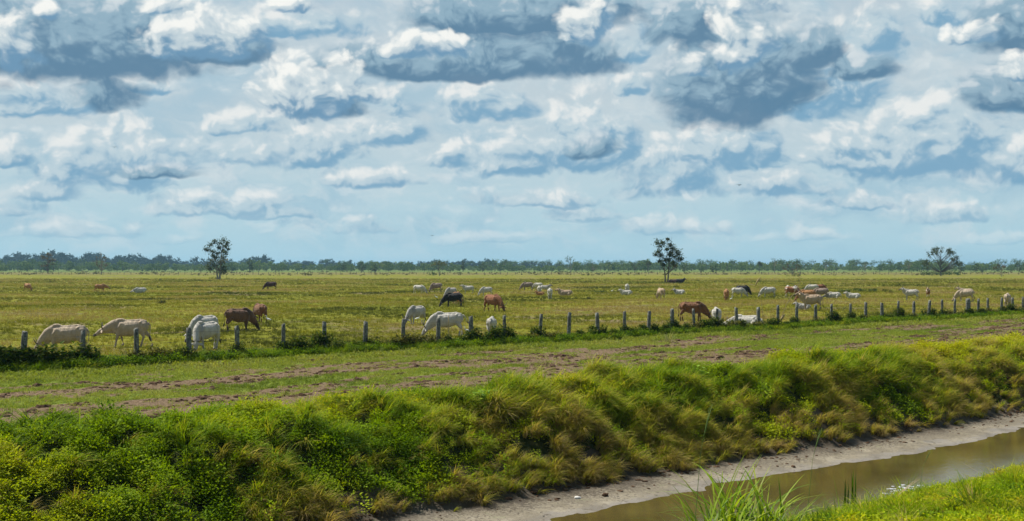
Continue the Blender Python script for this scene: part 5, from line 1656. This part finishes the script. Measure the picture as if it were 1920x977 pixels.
# right
C(1708, 563, 174, 'stand', 'grey', 'light grey cow with a dark face standing sideways on the right of the field', .94)
C(1740, 557, 266, 'stand', 'brownwhite', 'small brown cow with white legs facing the camera right of the light grey cow', .80)
C(1811, 560, 178, 'stand', 'cream', 'cream cow with raised horned head behind a grazing cream cow at the right', .90)
C(1810, 566, 184, 'graze', 'cream', 'cream cow grazing left in front of the one with raised head at the right', 1.0)
C(1889, 576, 86, 'graze', 'cream', 'cream cow seen from behind between the fence posts near the right edge', .98)
# far left
C(52, 546, 300, 'graze', 'orange', 'small tan-orange cow grazing at the far left of the field', .92)
C(188, 547, 12, 'low', 'orange', 'orange-brown cow facing right in the far left of the field', .92)
C(263, 550, 200, 'lie_b', 'white', 'white cow lying low in the grass at the far left', 1.0)
C(508, 544, 183, 'graze', 'darkbrown', 'dark brown bull grazing alone right of the tall ragged tree', 1.0)

# ------------------------------------------------------------ cattle egrets and flying birds
M_EGRET = simple_mat('white_feathers', (.80, .80, .77), .7, .08)
M_BEAK = simple_mat('yellow_beak', (.55, .36, .05), .5, .1)
M_BIRD = simple_mat('dark_feathers', (.03, .03, .035), .8, .2)
V = []; F = []
ell_tube(V, F, [(-.20, 0, .27), (-.10, 0, .30), (.02, 0, .33), (.10, 0, .36)], [.02, .055, .065, .035], [.015, .05, .065, .045], 10)
ell_tube(V, F, [(.09, 0, .37), (.14, 0, .43), (.12, 0, .49), (.15, 0, .54)], [.03, .022, .018, .024], [.03, .022, .018, .024], 8)
ell_tube(V, F, [(.13, 0, .545), (.17, 0, .55), (.20, 0, .545)], [.02, .026, .015], [.02, .024, .014], 8)
eg_body = remesh(V, F, .012, 'egret_body'); eg_body.materials.append(M_EGRET)
eg_body.polygons.foreach_set('use_smooth', [True] * len(eg_body.polygons))
V = []; F = []; tube(V, F, [(.205, 0, .545), (.24, 0, .537), (.28, 0, .527)], [.011, .008, .002], 6); eg_beak = part_mesh('egret_beak', V, F, M_BEAK)
eg_leg = []
for s in (-1, 1):
    V = []; F = []; tube(V, F, [(0, .025 * s, .29), (.015, .028 * s, .15), (0, .03 * s, .01), (.05, .03 * s, .004)], [.011, .008, .007, .004], 5); eg_leg.append(part_mesh('egret_leg', V, F, M_BIRD))
for (px, py, f_, lab) in ((503, 608, 170, 'white egret standing right of the red-brown cow seen from behind'), (818, 563, 180, 'white egret in the grass left of the black bull'), (783, 606, 20, 'white egret under the grey cow with the dark face'),
                          (876, 629, 190, 'white egret behind the large white grazing cow'), (1148, 549, 0, 'white egret alone left of the tail-on white cow'), (1530, 552, 0, 'white egret among the mixed group of cattle'), (1371, 566, 30, 'white egret beside the orange-brown cow seen from behind'),
                          (930, 563, 10, 'white egret behind the red-brown horned bull')):
    x, y = at(px, py)
    e = empty('egret', (x, y, ground_z(x, y)), rad(f_)); e.scale = (1.1,) * 3
    tag(e, lab, 'egret', 'white egrets following the cattle')
    link('body', eg_body, e); link('beak', eg_beak, e)
    for l_ in eg_leg: link('leg', l_, e)
def flyer(px, py, D, span, label):
    V = []; F = []
    ell_tube(V, F, [(-.25, 0, 0), (0, 0, 0), (.22, 0, .01), (.32, 0, .02)], [.02, .06, .05, .02], [.02, .06, .05, .02], 8)
    for s in (-1, 1):
        ell_tube(V, F, [(.05, .04 * s, .02), (.02, .3 * s, .14), (-.06, .62 * s, .05)], [.10, .09, .03], [.015, .012, .008], 6)
    o = link('flying_bird', mesh_from('flying_bird', V, F, [M_BIRD], True), None, ((px - 960) / FPX * D, D, CAM_H + (HOR - py) / FPX * D), (0, .1, rad(-60)))
    o.scale = (span,) * 3
    tag(o, label, 'bird', 'birds flying in the sky')
flyer(810, 442, 300, 1.0, 'tiny dark bird in flight low over the horizon left of centre')
flyer(1386, 347, 240, 1.1, 'tiny dark bird gliding high on the right of the sky')
flyer(214, 276, 200, .8, 'tiny dark bird high on the left of the sky')

# ------------------------------------------------------------ haze
def mat_haze():
    m, b, out = new_mat('haze_air')
    pv = b.new('ShaderNodeVolumePrincipled')
    pv.inputs['Color'].default_value = (0.42, 0.76, 1.0, 1)
    pv.inputs['Density'].default_value = 0.00010
    pv.inputs['Anisotropy'].default_value = 0.2
    b.nt.links.new(pv.outputs[0], out.inputs['Volume'])
    return m
hx, hy0, hy1, hz0, hz1 = 16000, -1200, 16000, -4.0, 34.0
hv = [(-hx, hy0, hz0), (hx * 1.2, hy0, hz0), (hx * 1.2, hy1, hz0), (-hx, hy1, hz0), (-hx, hy0, hz1), (hx * 1.2, hy0, hz1), (hx * 1.2, hy1, hz1), (-hx, hy1, hz1)]
hf = [(3, 2, 1, 0), (4, 5, 6, 7), (0, 1, 5, 4), (1, 2, 6, 5), (2, 3, 7, 6), (3, 0, 4, 7)]
hz = link('haze', mesh_from('haze', hv, hf, [mat_haze()]))
tag(hz, 'thin pale blue air haze over the whole plain', 'haze', kind='stuff')
